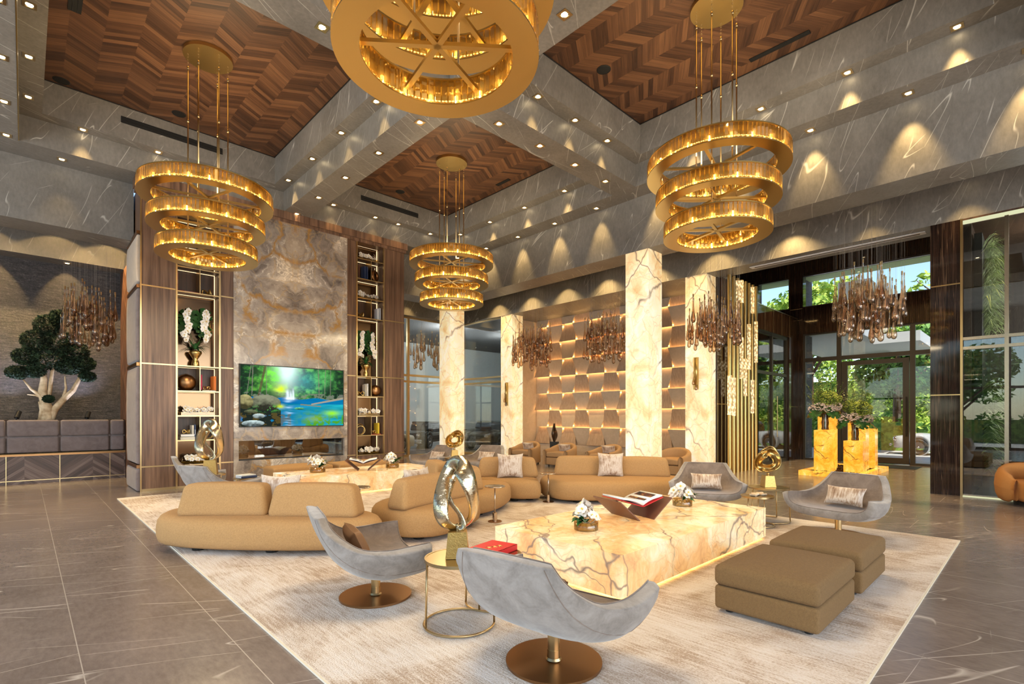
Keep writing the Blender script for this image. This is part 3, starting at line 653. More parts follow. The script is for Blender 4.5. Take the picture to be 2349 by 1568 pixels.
run([(9.75, 12.46), (9.75, 11.07), (9.75, 9.66), (9.75, 8.25)], Z2, 'the right ledge of the middle coffer', 'the timber wall', energy=60)
run([(6.54, 6.14), (7.57, 6.14), (8.61, 6.14)], Z2, 'the beam side ledge of the right coffer', 'the crossing', energy=60)
run([(9.75, 4.9), (9.75, 3.55), (9.75, 2.19), (9.75, .83)], Z2, 'the right ledge of the right timber coffer', 'the beam', energy=100)
run([(4.55, 4.9), (4.55, 3.4), (1.2, 6.14), (3.2, 6.14)], Z2, 'the ledge of the coffer over the camera', 'the crossing', energy=26)
# unseen pocket downlights added to wash the lower fascia and tile wall, then niche lights
run([(13.2, 14.9), (13.2, 13.1), (13.2, 11.4), (13.2, 9.7), (13.2, 8.0), (13.2, 6.1), (13.2, 4.2)], 6.35, 'the pocket before the lower right fascia (unseen, added wash)', 'the far corner', energy=110, size=110)
run([(13.2, 2.6), (13.2, 1.0), (13.2, -.6)], 6.35, 'the pocket over the right shop glass (unseen, added wash)', 'the pier', energy=60, size=80)
run([(-2.4, 16.8), (-.9, 16.8), (.6, 16.8), (1.6, 16.8)], 6.35, 'the pocket before the lower left fascia', 'the left', energy=190, size=125)
run([(8.9, 16.8), (10.8, 16.8), (12.6, 16.8)], 6.35, 'the pocket before the car room glass (unseen, added wash)', 'the timber wall', energy=50, size=80)
run([(-1.9, 17.45), (-.55, 17.45), (.8, 17.45)], 5.57, 'the slot over the split stone niche', 'the left', energy=150, size=70, tilt=(D2R(24), 0))
run([(15.2, 4.6), (15.2, 2.8), (17.0, 5.2), (17.0, 2.4), (19.0, 4.6), (19.0, 2.6)], 7.6, 'the high entrance ceiling, added to brighten the hall', 'the lobby', energy=260, size=95)  # added lamps, none known here, to lift the dark entrance hall
# slot vents, linear vents, speakers
def vent(loc, sx, sy, sz, label):
    t = thing('linear_air_vent', label, 'air vent', loc)
    b = MB(); b.box(-sx / 2, sx / 2, -sy / 2, sy / 2, -sz / 2, sz / 2); b.build('slot', M['slot'], t)
    b = MB()
    if sy < .05 and sz > .05:
        for q in (-.25, .25): b.box(-sx / 2, sx / 2, -sy / 2 - .004, -sy / 2, q * sz - .004, q * sz + .004)
    else:
        L_ = max(sx, sy)
        for q in (-.2, .2):
            if sx > sy: b.box(-sx / 2, sx / 2, q * sy - .003, q * sy + .003, -sz / 2 - .004, -sz / 2)
            else: b.box(q * sx - .003, q * sx + .003, -sy / 2, sy / 2, -sz / 2 - .004, -sz / 2)
    b.build('blade', M['black'], t)
vent((2.33, 12.888, 7.62), 1.84, .02, .13, 'long black slot vent in the stone face above the left bookcase')
vent((7.57, 12.888, 7.60), 1.84, .02, .13, 'long black slot vent in the stone face above the middle coffer timber wall side')
vent((9.26, 3.08, 7.893), .10, .95, .014, 'narrow black vent in the timber ceiling beside the right chandelier')
vent((9.28, 10.0, 7.893), .10, .50, .014, 'short narrow black vent in the middle timber ceiling')
vent((.56, 9.6, 7.893), .16, 1.6, .014, 'black vent at the left edge of the left timber ceiling')
for (x, y, l) in ((2.32, 12.42, 'round black speaker in the left timber ceiling near the slot vent'), (7.59, 12.42, 'round black speaker in the middle timber ceiling'), (7.59, 5.49, 'round black speaker in the right timber ceiling'), (.5, 12.72, 'round black speaker in the left corner of the left timber ceiling')):
    t = thing('ceiling_speaker', l, 'speaker', (x, y, Z3)); b = MB(); b.lathe([(0, -.012), (.10, -.012), (.115, -.008), (.12, 0)], 28, close=False); b.build('grille', M['slot'], t, smooth=True)
    b = MB(); b.lathe([(.118, -.01), (.128, -.006), (.128, 0), (.118, 0)], 28); b.build('rim', M['black'], t)
# ================================================================== RING CHANDELIERS
def ring_chandelier():
    t = thing('ring_chandelier', 'gold three ring chandelier with amber crystal bands in the middle coffer', 'chandelier', (7.62, 10.08, 0), .2, 'three ring crystal chandeliers')
    b = MB(); b.cyl(0, 0, Z3 - .06, Z3, .38, 40); b.build('canopy', M['gold'], t, auto=30)
    rods = [(.30 * math.cos(a), .30 * math.sin(a)) for a in [D2R(q) for q in (20, 80, 140, 200, 260, 320)]]
    for i, (x, y) in enumerate(rods):
        zb = [5.42, 4.94, 4.46][i % 3]
        b = MB(); b.tube([(x, y, zb), (x, y, Z3 - .32)], .011, 8)
        for z in (Z3 - 1.25, Z3 - .34): b.cyl(x, y, z, z + .05, .017, 8)
        for q in range(5):           # little chain above each rod
            b.lathe([(.012, -.003), (.015, 0), (.012, .003), (.009, 0)], 8, M=TR(x, y, Z3 - .28 + q * .05, rx=PI / 2, rz=(q % 2) * PI / 2))
        b.build('suspension_rod', M['brass'], t, smooth=True)
    cry = MB(); cw, cd, ch = .021, .012, .172     # one faceted prism with a cut drop below
    cry.add([(-cw, -cd, 0), (cw, -cd, 0), (cw * 1.2, 0, 0), (cw, cd, 0), (-cw, cd, 0), (-cw * 1.2, 0, 0),
             (-cw, -cd, ch), (cw, -cd, ch), (cw * 1.2, 0, ch), (cw, cd, ch), (-cw, cd, ch), (-cw * 1.2, 0, ch)],
            [(i, (i + 1) % 6, 6 + (i + 1) % 6, 6 + i) for i in range(6)] + [(5, 4, 3, 2, 1, 0), (6, 7, 8, 9, 10, 11)])
    cry.add([(-cw, 0, -.014), (0, -cw, -.014), (cw, 0, -.014), (0, cw, -.014), (0, 0, -.03), (0, 0, 0)], [(0, 1, 4), (1, 2, 4), (2, 3, 4), (3, 0, 4), (1, 0, 5), (2, 1, 5), (3, 2, 5), (0, 3, 5)])
    n_ind = 0; proto = None
    for k, (rad, z) in enumerate(((1.03, 5.32), (.90, 4.84), (.78, 4.36))):
        ri = rad - .20
        b = MB(); b.lathe([(ri, 0), (rad, 0), (rad, .014), (ri, .014)], 96)
        b.lathe([(ri + .005, .222), (rad - .005, .222), (rad - .005, .238), (ri + .005, .238)], 96)
        rg = b.build('ring_frame', M['gold'], t, auto=30, loc=(0, 0, z))
        b = MB(); b.lathe([(rad - .102, .015), (rad - .098, .015), (rad - .098, .222), (rad - .102, .222)], 72); b.build('inner_band', M['gold'], rg, smooth=True)
        b = MB(); b.lathe([(rad - .075, .015), (rad - .045, .015), (rad - .045, .022), (rad - .075, .022)], 72); b.lathe([(ri + .045, .015), (ri + .075, .015), (ri + .075, .022), (ri + .045, .022)], 72)
        b.build('crystal_fill_ring', M['ringfill'], rg, smooth=True)  # glowing rings added inside each band to light the crystals
        b = MB(); nb = int(rad * 22)
        for i in range(nb):
            a = 2 * PI * i / nb
            for rr in (rad - .045, ri + .045): b.cyl(rr * math.cos(a), rr * math.sin(a), .03, .10, .013, 8)
        bo = b.build('bulbs', M['bulb'], rg); bo['kind'] = 'stuff'
        for rr, sgn in ((rad - .014, 1), (ri + .014, -1)):
            nn = int(2 * PI * rr / .060); rest = MB()
            for i in range(nn):
                a = 2 * PI * i / nn
                if sgn > 0 and k < 3 and n_ind < 99 and i % 3 == 0:
                    if proto is None: proto = cry.build('crystal', M['crystal'], t)
                    else:
                        o = proto.copy(); link(o, t); 
                        proto_n = o
                    o = proto if n_ind == 0 else proto_n
                    o.location = (rr * math.cos(a), rr * math.sin(a), z + .04); o.rotation_euler = (0, 0, a + PI / 2); n_ind += 1
                else: rest.add(cry.v, cry.f, TR(rr * math.cos(a), rr * math.sin(a), .04, rz=a + PI / 2))
            o = rest.build('crystal_band', M['crystal'], rg); o['kind'] = 'stuff'
        for q in range(3):
            a = D2R(20 + 60 * q); b = MB(); b.box(-ri - .03, ri + .03, -.022, .022, .09, .12, TR(rz=a)); b.build('spoke', M['gold'], rg)
    return t
def ring_lights(x, y):
    for z, rad, e in ((5.6, .9, 75), (4.2, .68, 100)):
        l = lamp('chandelier_glow', 'AREA', (x, y, z), e, (1.0, .77, .46), (0 if z < 5.5 else PI, 0, 0), shape='DISK', size=rad * 2)
rc = ring_chandelier(); ring_lights(7.62, 10.08)
for (x, y, rz, l) in ((2.32, 10.08, .5, 'gold three ring chandelier on the left in front of the left bookcase'), (7.66, 3.44, .9, 'gold three ring chandelier on the right under the right timber coffer'),
                      (2.30, 3.22, 1.05, 'big gold ring chandelier at the top seen from below, cut by the frame')):
    dup(rc, (x, y, 0), rz, l); ring_lights(x, y)
# ================================================================== BLOWN GLASS DROP CLUSTERS
b = MB(); prof = [(.001, 0), (.022, .006), (.038, .026), (.043, .055), (.037, .095), (.025, .15), (.014, .21), (.010, .30), (.009, .42), (.013, .425)]
b.lathe(prof, 10, close=False); drop_me = b.build('glass_drop', M['ambglass'], None, smooth=True); KIDS.clear()
drop_data = drop_me.data; bpy.data.objects.remove(drop_me)
b = MB(); b.box(-.0006, .0006, -.0006, .0006, 0, 1); c_ = b.build('cord', M['cordm']); cord_data = c_.data; bpy.data.objects.remove(c_)
b = MB(); b.cyl(0, 0, .40, .445, .011, 8); c_ = b.build('cap', M['brass']); cap_data = c_.data; bpy.data.objects.remove(c_)
KIDS.clear(); KIDS[rc.name] = [o for o in bpy.data.objects if o.parent == rc]
for o in KIDS[rc.name]: KIDS[o.name] = [q for q in bpy.data.objects if q.parent == o]
KIDS[DLP.name] = [o for o in bpy.data.objects if o.parent == DLP]
def drop_cluster(x, y, sx, sy, z0, z1, n, label, seed, flat=0):
    rr = random.Random(seed); t = thing('drop_chandelier', label, 'chandelier', (x, y, 0), 0, 'clusters of brown glass drops')
    b = MB(); b.box(-sx / 2 - .05, sx / 2 + .05, -sy / 2 - .05, sy / 2 + .05, 6.32, 6.35); b.build('ceiling_plate', M['champ'], t)
    pts = []
    while len(pts) < n:
        px, py = rr.uniform(-1, 1), rr.uniform(-1, 1)
        if px * px + py * py > 1: continue
        if min([(px - a) ** 2 * sx * sx + (py - c) ** 2 * sy * sy for a, c in pts] + [9]) < .018 and rr.random() < .8: continue
        pts.append((px, py))
    for (px, py) in pts:
        s_ = rr.uniform(1.0, 1.4); e = 1 - .45 * (px * px + py * py) * (0 if flat else 1)
        z = z0 + (z1 - z0 - .48) * rr.random() * e + (1 - e) * .35 * (z1 - z0)
        o = bpy.data.objects.new('glass_drop', drop_data); link(o, t); o.location = (px * sx / 2, py * sy / 2, z); o.scale = (s_ * rr.uniform(.9, 1.1), s_ * rr.uniform(.9, 1.1), s_ * 1.2); s_ *= 1.2
        q = bpy.data.objects.new('cap', cap_data); link(q, o)
        q = bpy.data.objects.new('cord', cord_data); link(q, o); q.location = (0, 0, .43); q.scale = (1 / s_, 1 / s_, (6.33 - z) / s_ - .43)
drop_cluster(12.4, 2.42, .95, 1.25, 2.98, 4.62, 92, 'cluster of brown glass drops hanging before the entrance doors', 1)
drop_cluster(12.4, 5.62, .95, 1.35, 3.12, 4.62, 95, 'cluster of brown glass drops hanging before the gold rods', 2)
drop_cluster(12.4, 8.88, .95, 1.50, 3.05, 4.80, 98, 'cluster of brown glass drops left of the nearest onyx pillar', 3)
drop_cluster(12.4, 11.95, .95, 1.70, 3.05, 4.75, 98, 'leftmost cluster of brown glass drops in front of the tile wall', 4)
drop_cluster(1.10, 15.7, 1.05, .90, 3.12, 4.68, 84, 'cluster of smoky glass drops beside the juniper tree', 5)
drop_cluster(10.9, 15.8, 1.60, .90, 3.2, 4.75, 40, 'cluster of glass drops standing in for reflections in the car room glass', 6)  # drops added where the glass only mirrors pendants
def sleeve_mat():
    m = base('lit_seeded_crystal', (.5, .4, .25), .1); n = NT(m); f = n.voro(n.scale(n.co, (26, 26, 13)), 1, 'F1')
    n.L(n.ramp(f, [(.15, (1.0, .88, .60)), (.45, (.55, .36, .14)), (.7, (.10, .06, .02))]), n.b.inputs['Emission Color']); n.b.inputs['Emission Strength'].default_value = 1.3; return m
# ================================================================== GOLD RODS, SCONCES
for k in range(8):
    x = 14.24 + .268 * k; t = thing('floor_to_ceiling_rod', 'gold floor to ceiling rod, %s from the onyx pillar' % ORD[k], 'rod', (x, 6.02, 0), 0, 'gold rods screening the entrance')
    b = MB(); b.cyl(0, 0, 0, 5.57, .055, 20); b.build('tube', M['gold'], t, auto=30)
    for (z0, z1) in [[(1.65, 2.75)], [(1.62, 2.7)], [(3.9, 5.5)], [(2.7, 3.9), (4.9, 5.55)], [(2.2, 3.3)], [(3.0, 4.35)], [(1.7, 2.7), (4.7, 5.5)], [(3.25, 4.5)]][k]:
        b = MB(); b.cyl(0, 0, z0, z1, .062, 14); b.build('crystal_sleeve', M['sleeve'] if 'sleeve' in M else M.setdefault('sleeve', sleeve_mat()), t)
def sconce(x, y, z, label):
    t = thing('wall_sconce', label, 'wall light', (x, y, z), 0, 'gold sconces on the onyx pillars')
    b = MB(); b.box(-.04, 0, -.07, .07, -.42, .48); b.build('back_plate', M['gold'], t)
    b = MB(); b.lathe([(.045, -.3), (.05, .46), (.04, .46), (.036, -.3)], 14, x=-.08, y=-.03); b.build('shade', M['gold'], t, smooth=True)
    for dy, dz in ((.04, -.30), (-.04, -.45)):
        o = bpy.data.objects.new('glass_drop', drop_data); link(o, t); o.location = (-.10, dy, dz); o.scale = (.9, .9, .9)
sconce(13.60, 14.43, 2.45, 'gold sconce with glass drops on the far onyx pillar')
sconce(13.60, 6.68, 2.78, 'gold sconce with glass drops on the onyx pillar beside the gold rods')
# ================================================================== FURNITURE
t = thing('area_rug', 'large cream and beige woven rug under the seating groups', 'rug', (0, 0, 0))
b = MB(); b.box(1.31, 8.64, .72, 12.4, .001, .016); b.build('pile', M['rug'], t)
b = MB()
for q in ((1.295, 1.315, .715, 12.405), (8.635, 8.655, .715, 12.405), (1.295, 8.655, .705, .725), (1.295, 8.655, 12.395, 12.415)): b.box(q[0], q[1], q[2], q[3], .001, .014)
b.build('binding', M['cream'], t)
ZR = .017
def smooth_loop(pts, n=64):
    m = len(pts); out = []
    for i in range(n):
        u = i / n * m; k = int(u); f = u - k; p = [pts[(k + j - 1) % m] for j in range(4)]
        out.append(tuple(.5 * ((2 * p[1][a]) + (-p[0][a] + p[2][a]) * f + (2 * p[0][a] - 5 * p[1][a] + 4 * p[2][a] - p[3][a]) * f * f + (-p[0][a] + 3 * p[1][a] - 3 * p[2][a] + p[3][a]) * f ** 3) for a in (0, 1)))
    return out
def pebble(loop, levels):
    """stack of inward offsets of a closed loop: organic upholstered block"""
    n = len(loop); nor = []
    for i in range(n):
        a, c = loop[i - 1], loop[(i + 1) % n]; d = Vector((c[1] - a[1], -(c[0] - a[0]))).normalized(); nor.append(d)
    ar = sum(loop[i][0] * loop[(i + 1) % n][1] - loop[(i + 1) % n][0] * loop[i][1] for i in range(n))
    s_ = 1 if ar > 0 else -1; cx = sum(p[0] for p in loop) / n; cy = sum(p[1] for p in loop) / n
    b = MB(); P = []
    for (z, ins) in levels: P.append([(p[0] - s_ * nn[0] * ins, p[1] - s_ * nn[1] * ins, z) for p, nn in zip(loop, nor)])
    for f, dz in ((.72, .008), (.4, .012), (.12, .013)):
        P.append([(cx + (q[0] - cx) * f, cy + (q[1] - cy) * f, levels[-1][0] + dz) for q in P[len(levels) - 1]])
    rows = [[P[j][i] for j in range(len(P))] for i in range(n)]
    b.grid(rows, closed_u=True); m = len(P)
    b.f.append(tuple(i * m + m - 1 for i in range(n))); b.mi.append(0); b.f.append(tuple(i * m for i in reversed(range(n)))); b.mi.append(0)
    return b
LV = [(.075, .10), (.08, .055), (.11, .018), (.17, 0), (.27, .0), (.35, .012), (.395, .045), (.418, .09), (.425, .14)]
def back_cushion(parent, x, y, L, ang, lean=.0):
    def fn(px, py, pz):
        h = (pz + .19) / .38
        k = 1 - .13 * h; px2 = px * k; py2 = py * (1 - .38 * h) + lean * h
        bend = .05 * (1 - (2 * px / L) ** 2); return (px2, py2 + bend * 0, pz + .018 * (1 - (2 * px / L) ** 2) * h)
    b = MB(); b.rbox(L, .36, .38, .075, fn, n=4, m=5); return b.build('back_cushion', M['tan'], parent, smooth=True, loc=(x, y, .41 + .19), rz=D2R(ang))
def sofa(label, outline, cushions, feet):
    cx = sum(p[0] for p in outline) / len(outline); cy = sum(p[1] for p in outline) / len(outline)
    t = thing('curved_sofa', label, 'sofa', (cx, cy, 0), 0, 'curved tan sofa modules')
    pebble(smooth_loop([(a - cx, c - cy) for a, c in outline], 72), LV).build('seat_base', M['tan'], t, smooth=True)
    for (x, y, L, a) in cushions: back_cushion(t, x - cx, y - cy, L, a)
    for (x, y) in feet: b = MB(); b.cyl(x - cx, y - cy, ZR, .10, .07, 16, .085); b.build('foot', M['black'], t)
    return t
sofa('tan curved sofa nearest the camera on the left, seen from behind', [(1.17, 7.5), (1.17, 7.1), (1.5, 6.55), (2.05, 5.93), (2.55, 5.5), (2.9, 5.36), (3.12, 5.5), (3.16, 5.95), (2.8, 6.6), (2.2, 7.3), (1.75, 7.75), (1.4, 7.8)],
     [(1.78, 6.82, 1.10, -44), (2.53, 6.0, 1.10, -47)], [(1.5, 6.95), (2.1, 6.25), (2.8, 5.75), (1.6, 7.5), (2.7, 6.3)])
sofa('tan curved sofa module right of the nearest one, back turned to the camera', [(3.33, 5.8), (3.45, 5.45), (3.8, 5.26), (4.35, 5.42), (4.85, 5.72), (4.97, 6.1), (4.85, 6.6), (4.3, 6.78), (3.7, 6.6), (3.37, 6.25)],
     [(4.03, 5.83, 1.35, 14)], [(3.7, 5.6), (4.6, 5.8), (3.7, 6.3), (4.6, 6.4)])
sofa('tan sofa module behind the gold ribbon sculpture, its backs facing left', [(5.02, 6.3), (5.12, 6.02), (5.6, 6.12), (6.1, 6.42), (6.36, 6.7), (6.3, 7.2), (5.95, 7.75), (5.45, 8.05), (5.1, 7.8), (5.0, 7.1)],
     [(5.27, 6.72, 1.0, 82), (5.42, 7.62, .85, 70)], [(5.3, 6.3), (6.05, 6.7), (5.4, 7.7)])
sofa('tan sofa module with a pillow, left of the middle slim gold drinks table', [(6.43, 6.85), (6.62, 6.55), (6.88, 6.4), (7.02, 6.58), (7.35, 6.9), (7.45, 7.2), (7.1, 7.7), (6.6, 8.15), (6.3, 8.0), (6.3, 7.4)],
     [(6.88, 7.28, 1.22, -44)], [(6.65, 6.85), (6.95, 6.75), (6.8, 7.7)])
sofa('long tan curved sofa with a pillow in front of the near onyx pillar', [(7.03, 6.15), (7.15, 5.8), (7.6, 5.35), (8.2, 4.88), (8.8, 4.5), (9.25, 4.45), (9.5, 4.8), (9.35, 5.5), (8.9, 6.2), (8.3, 6.85), (7.75, 7.05), (7.25, 6.75)],
     [(8.15, 6.45, 1.12, -52), (8.83, 5.5, 1.15, -57)], [(7.4, 5.95), (8.2, 5.2), (9.0, 4.8), (7.8, 6.7), (9.0, 5.8)])
# ottomans
def ottoman(name, label, x0, x1, y0, y1, mat, h=.40, dome=.055):
    t = thing(name, label, 'ottoman', ((x0 + x1) / 2, (y0 + y1) / 2, 0), 0, 'square ottomans'); sx, sy = x1 - x0, y1 - y0
    b = MB(); b.rbox(sx, sy, .19, .03, M=TR(z=.045 + .095)); b.build('base', mat, t, smooth=True)
    def fn(x, y, z): return (x, y, z + dome * (1 - (2 * x / sx) ** 2) * (1 - (2 * y / sy) ** 2) * (1 if z > 0 else 0))
    b = MB(); b.rbox(sx + .01, sy + .01, h - .235, .045, fn, m=8, n=4, M=TR(z=.235 + (h - .235) / 2)); b.build('cushion', mat, t, smooth=True)
    b = MB(); s1, s2 = sx / 2 - .02, sy / 2 - .02
    b.tube([(-s1, -s2, h - .022), (s1, -s2, h - .022), (s1, s2, h - .022), (-s1, s2, h - .022)], .004, 6, closed=True); b.build('seam', mat, t)
    for i in (-1, 1):
        for j in (-1, 1): b = MB(); b.cyl(i * (sx / 2 - .09), j * (sy / 2 - .09), ZR, .05, .03, 12); b.build('foot', M['black'], t)
ottoman('ottoman', 'olive tan square ottoman nearest the camera on the right', 4.05, 5.06, 1.08, 1.84, M['olive'])
ottoman('ottoman', 'olive tan square ottoman behind the nearest one', 5.26, 6.22, 1.07, 1.84, M['olive'])
ottoman('ottoman', 'tan ottoman bench behind the far onyx table on the left', 3.95, 5.30, 11.65, 12.35, M['tan'], .46, .05)
ottoman('ottoman', 'tan ottoman bench behind the far onyx table on the right', 5.45, 6.85, 11.65, 12.35, M['tan'], .46, .05)
# ---- swivel armchairs
def bez(P, t):
    n = len(P) - 1; u = t * n; k = min(int(u), n - 1); f = u - k
    p = [P[max(0, min(n, k + j - 1))] for j in range(4)]
    return tuple(.5 * ((2 * p[1][a]) + (-p[0][a] + p[2][a]) * f + (2 * p[0][a] - 5 * p[1][a] + 4 * p[2][a] - p[3][a]) * f * f + (-p[0][a] + 3 * p[1][a] - 3 * p[2][a] + p[3][a]) * f ** 3) for a in range(len(p[0])))
def swivel_chair(label, loc, rz):
    t = thing('swivel_armchair', label, 'armchair', loc, rz, 'grey suede swivel armchairs')
    C = [(0, .34, .375), (0, .16, .365), (0, -.04, .36), (0, -.20, .375), (0, -.315, .46), (0, -.40, .62), (0, -.455, .80)]
    Ee = [(.50, .33, .555), (.515, .16, .545), (.50, -.02, .53), (.445, -.20, .545), (.385, -.33, .62), (.335, -.42, .71), (.285, -.455, .795)]
    NU, NV = 25, 25; top = []; bot = []
    for i in range(NU):
        u = i / (NU - 1); c = bez(C, u); e = bez(Ee, u); rt_ = []; rb = []
        for j in range(NV):
            s_ = -1 + 2 * j / (NV - 1); a = abs(s_); pw = 3.3 - 1.1 * u
            sg = 1 if s_ >= 0 else -1; k = a ** pw
            x = e[0] * math.sin(a * PI / 2) ** (.80 + .15 * u) * sg if a > 0 else 0
            p = (x, c[1] + (e[1] - c[1]) * k, c[2] + (e[2] - c[2]) * k); rt_.append(p)
            th = .09 + .045 * (1 - a ** 2) * max(0, 1 - abs(u - .28) / .45)
            # outer skin: pushed down, back and out
            dn = math.sin(min(1, u / .62) * PI / 2)
            wv = Vector((sg * a ** 3 * .85, -dn ** 3, -(1.05 - dn ** 4 * .95) * (1 - .55 * a ** 4))).normalized() * th
            if u < .12: wv += Vector((0, -.035 * (1 - u / .12), 0))
            rb.append((p[0] + wv[0], p[1] + wv[1], p[2] + wv[2]))
        top.append(rt_); bot.append(rb)
    b = MB(); b.grid([r_[::-1] for r_ in bot])
    rim = MB()
    loopT = [top[0][j] for j in range(NV)] + [top[i][-1] for i in range(1, NU)] + [top[-1][j] for j in range(NV - 2, -1, -1)] + [top[i][0] for i in range(NU - 2, 0, -1)]
    loopB = [bot[0][j] for j in range(NV)] + [bot[i][-1] for i in range(1, NU)] + [bot[-1][j] for j in range(NV - 2, -1, -1)] + [bot[i][0] for i in range(NU - 2, 0, -1)]
    nL = len(loopT); rows = []
    for i in range(nL):
        a, c = Vector(loopT[i]), Vector(loopB[i]); mid = (a + c) / 2; out = Vector((mid.x, mid.y + .05, 0)).normalized() * .03; out.z = .01
        rows.append([tuple(a), tuple(a * .8 + c * .2 + out * .8), tuple(mid + out), tuple(a * .2 + c * .8 + out * .8), tuple(c)])
    b.grid([r_[::-1] for r_ in rows], closed_u=True)
    sh = b.build('shell', M['suede'], t, smooth=True)
    b = MB(); b.grid(top); b.build('seat_lining', M['suede_in'], t, smooth=True)
    b = MB(); b.tube([tuple(Vector(p) + Vector((0, 0, .004))) for p in loopT], .0042, 6, closed=True); b.build('piping', M['suede_in'], t, smooth=True)
    for sg in (-1, 1):
        b = MB(); k = 3 if sg < 0 else NV - 4; b.tube([tuple(Vector(bot[i][k]) + Vector((0, 0, -.001))) for i in range(0, NU, 2)], .003, 5)
        b.build('seam', M['suede_in'], t)
    b = MB(); b.cyl(0, 0, ZR, .034, .31, 56); b.build('base_disc', M['bronze'], t, auto=30)
    b = MB(); b.cyl(0, 0, .034, .10, .042, 24); b.cyl(0, 0, .10, .105, .038, 24); b.cyl(0, 0, .105, .26, .040, 24); b.lathe([(.042, .034), (.052, .036), (.044, .05)], 24); b.build('post', M['brass'], t, auto=30)
    return t
ch0 = swivel_chair('grey suede swivel armchair left of the gold ribbon sculpture, seen from its side', (2.24, 4.07, 0), D2R(-16 - 90))
FAC = {}
for (x, y, f, l) in ((2.47, 2.18, 8, 'grey suede swivel armchair nearest the camera, seen from behind'),
                     (7.90, 1.88, 168, 'grey suede swivel armchair with a pillow behind the ottomans on the right'),
                     (8.10, 3.80, 208, 'grey suede swivel armchair with a pillow beside the long sofa and the onyx table'),
                     (2.42, 9.62, 22, 'grey suede swivel armchair directly behind the nearest sofa, seen from behind'),
                     (2.62, 11.75, -8, 'grey suede swivel armchair closest to the left bookcase'),
                     (8.00, 11.45, 190, 'grey suede swivel armchair with a pillow left of the far knot sculpture'),
                     (8.95, 10.45, 200, 'small looking grey suede armchair right of the far knot sculpture')):
    dup(ch0, (x, y, 0), D2R(f - 90), l)
# ---- pillows
def pillow_bm(wd, ht, th):
    b = MB(); n = 14; F_ = []; Bk = []
    for i in range(n + 1):
        u = -1 + 2 * i / n; r1 = []; r2 = []
        for j in range(n + 1):
            v = -1 + 2 * j / n; k = (1 - u ** 4) ** .5 * (1 - v ** 4) ** .5 if abs(u) < 1 and abs(v) < 1 else 0
            x = u * wd / 2 * (1 - .10 * (1 - v * v) * (abs(u) ** 3)); z = v * ht / 2 * (1 - .13 * (1 - u * u) * abs(v) ** 3)
            r1.append((x, -th / 2 * k, z)); r2.append((x, th / 2 * k, z))
        F_.append(r1); Bk.append(r2[::-1])
    b.grid(F_); b.grid(Bk); return b
PILS, PILL = None, None
def pillow(kind, label, loc, rz, tilt=0.0, mat='velvet'):
    t = thing('throw_pillow', label, 'pillow', loc, rz, 'striated velvet pillows')
    b = pillow_bm(.50, .47, .15) if kind == 's' else pillow_bm(.50, .27, .13)
    o = b.build('cover', M[mat], t, smooth=True); o.rotation_euler = (tilt, 0, 0)
    h = .235 if kind == 's' else .135; w_ = .245
    e = MB(); pts = [(w_ * (1 - .1 * (1 - (q / 6) ** 2)), 0, h * .95 * q / 6) for q in range(-6, 7)]; e.tube(pts, .004, 5); g = e.build('edge_seam', M['velvet_b'], t); g.rotation_euler = (tilt, 0, 0)
    return t
pillow('s', 'large velvet pillow wedged between the back cushions of the nearest sofa', (2.28, 6.52, .65), D2R(-44), -.15)
pillow('s', 'velvet pillow behind the back cushion of the sofa module with its back to the camera', (4.02, 6.12, .64), D2R(14), -.12)
pillow('s', 'square velvet pillow on the sofa module under the far chandelier', (6.72, 7.04, .66), D2R(-44), -.2)
pillow('s', 'square velvet pillow in the middle of the long curved sofa', (8.27, 5.82, .66), D2R(-54), -.2)
for (x, y, f, l) in ((2.24, 4.07, -16, 'small brown velvet pillow in the side-on armchair'), (2.47, 2.18, 8, 'brown velvet pillow half hidden in the nearest armchair'),
                     (7.90, 1.88, 168, 'striped velvet lumbar pillow in the armchair behind the ottomans'), (8.10, 3.80, 208, 'striped velvet lumbar pillow in the armchair beside the long sofa'),
                     (8.00, 11.45, 190, 'peach lumbar pillow in the armchair left of the far knot sculpture'), (8.95, 10.45, 200, 'peach lumbar pillow in the small looking armchair'),
                     (2.62, 11.75, -8, 'pale lumbar pillow in the armchair by the left bookcase')):
    a = D2R(f); pillow('l', l, (x - .17 * math.cos(a), y - .17 * math.sin(a), .52), a - PI / 2, .45, 'velvet_b' if y < 5 and x < 3 else 'velvet')
# ---- onyx coffee tables
def onyx_table(label, x0, x1, y0, y1):
    t = thing('onyx_coffee_table', label, 'coffee table', ((x0 + x1) / 2, (y0 + y1) / 2, 0), 0, 'glowing onyx coffee tables'); sx, sy = (x1 - x0) / 2, (y1 - y0) / 2
    b = MB(); b.box(-sx, sx, -sy, sy, .045, .41); b.build('onyx_block', M['onyx_t'], t)
    b = MB(); b.box(-sx - .002, sx + .002, -sy - .002, sy + .002, .41, .416); b.build('polished_top', M['onyx_t'], t)
    b = MB(); b.box(-sx + .15, sx - .15, -sy + .15, sy - .15, ZR, .045); b.build('recessed_plinth', M['black'], t)
    b = MB()
    for q in ((-sx + .04, sx - .04, -sy + .04, -sy + .07), (-sx + .04, sx - .04, sy - .07, sy - .04), (-sx + .04, -sx + .07, -sy + .07, sy - .07), (sx - .07, sx - .04, -sy + .07, sy - .07)): b.box(*q, .036, .044)
    b.build('underglow_strip', emit('underglow', (1.0, .62, .16), 14), t)
onyx_table('glowing onyx coffee table in the foreground', 3.67, 6.95, 2.47, 4.08)
onyx_table('glowing onyx coffee table in front of the television', 3.78, 7.05, 9.72, 11.2)
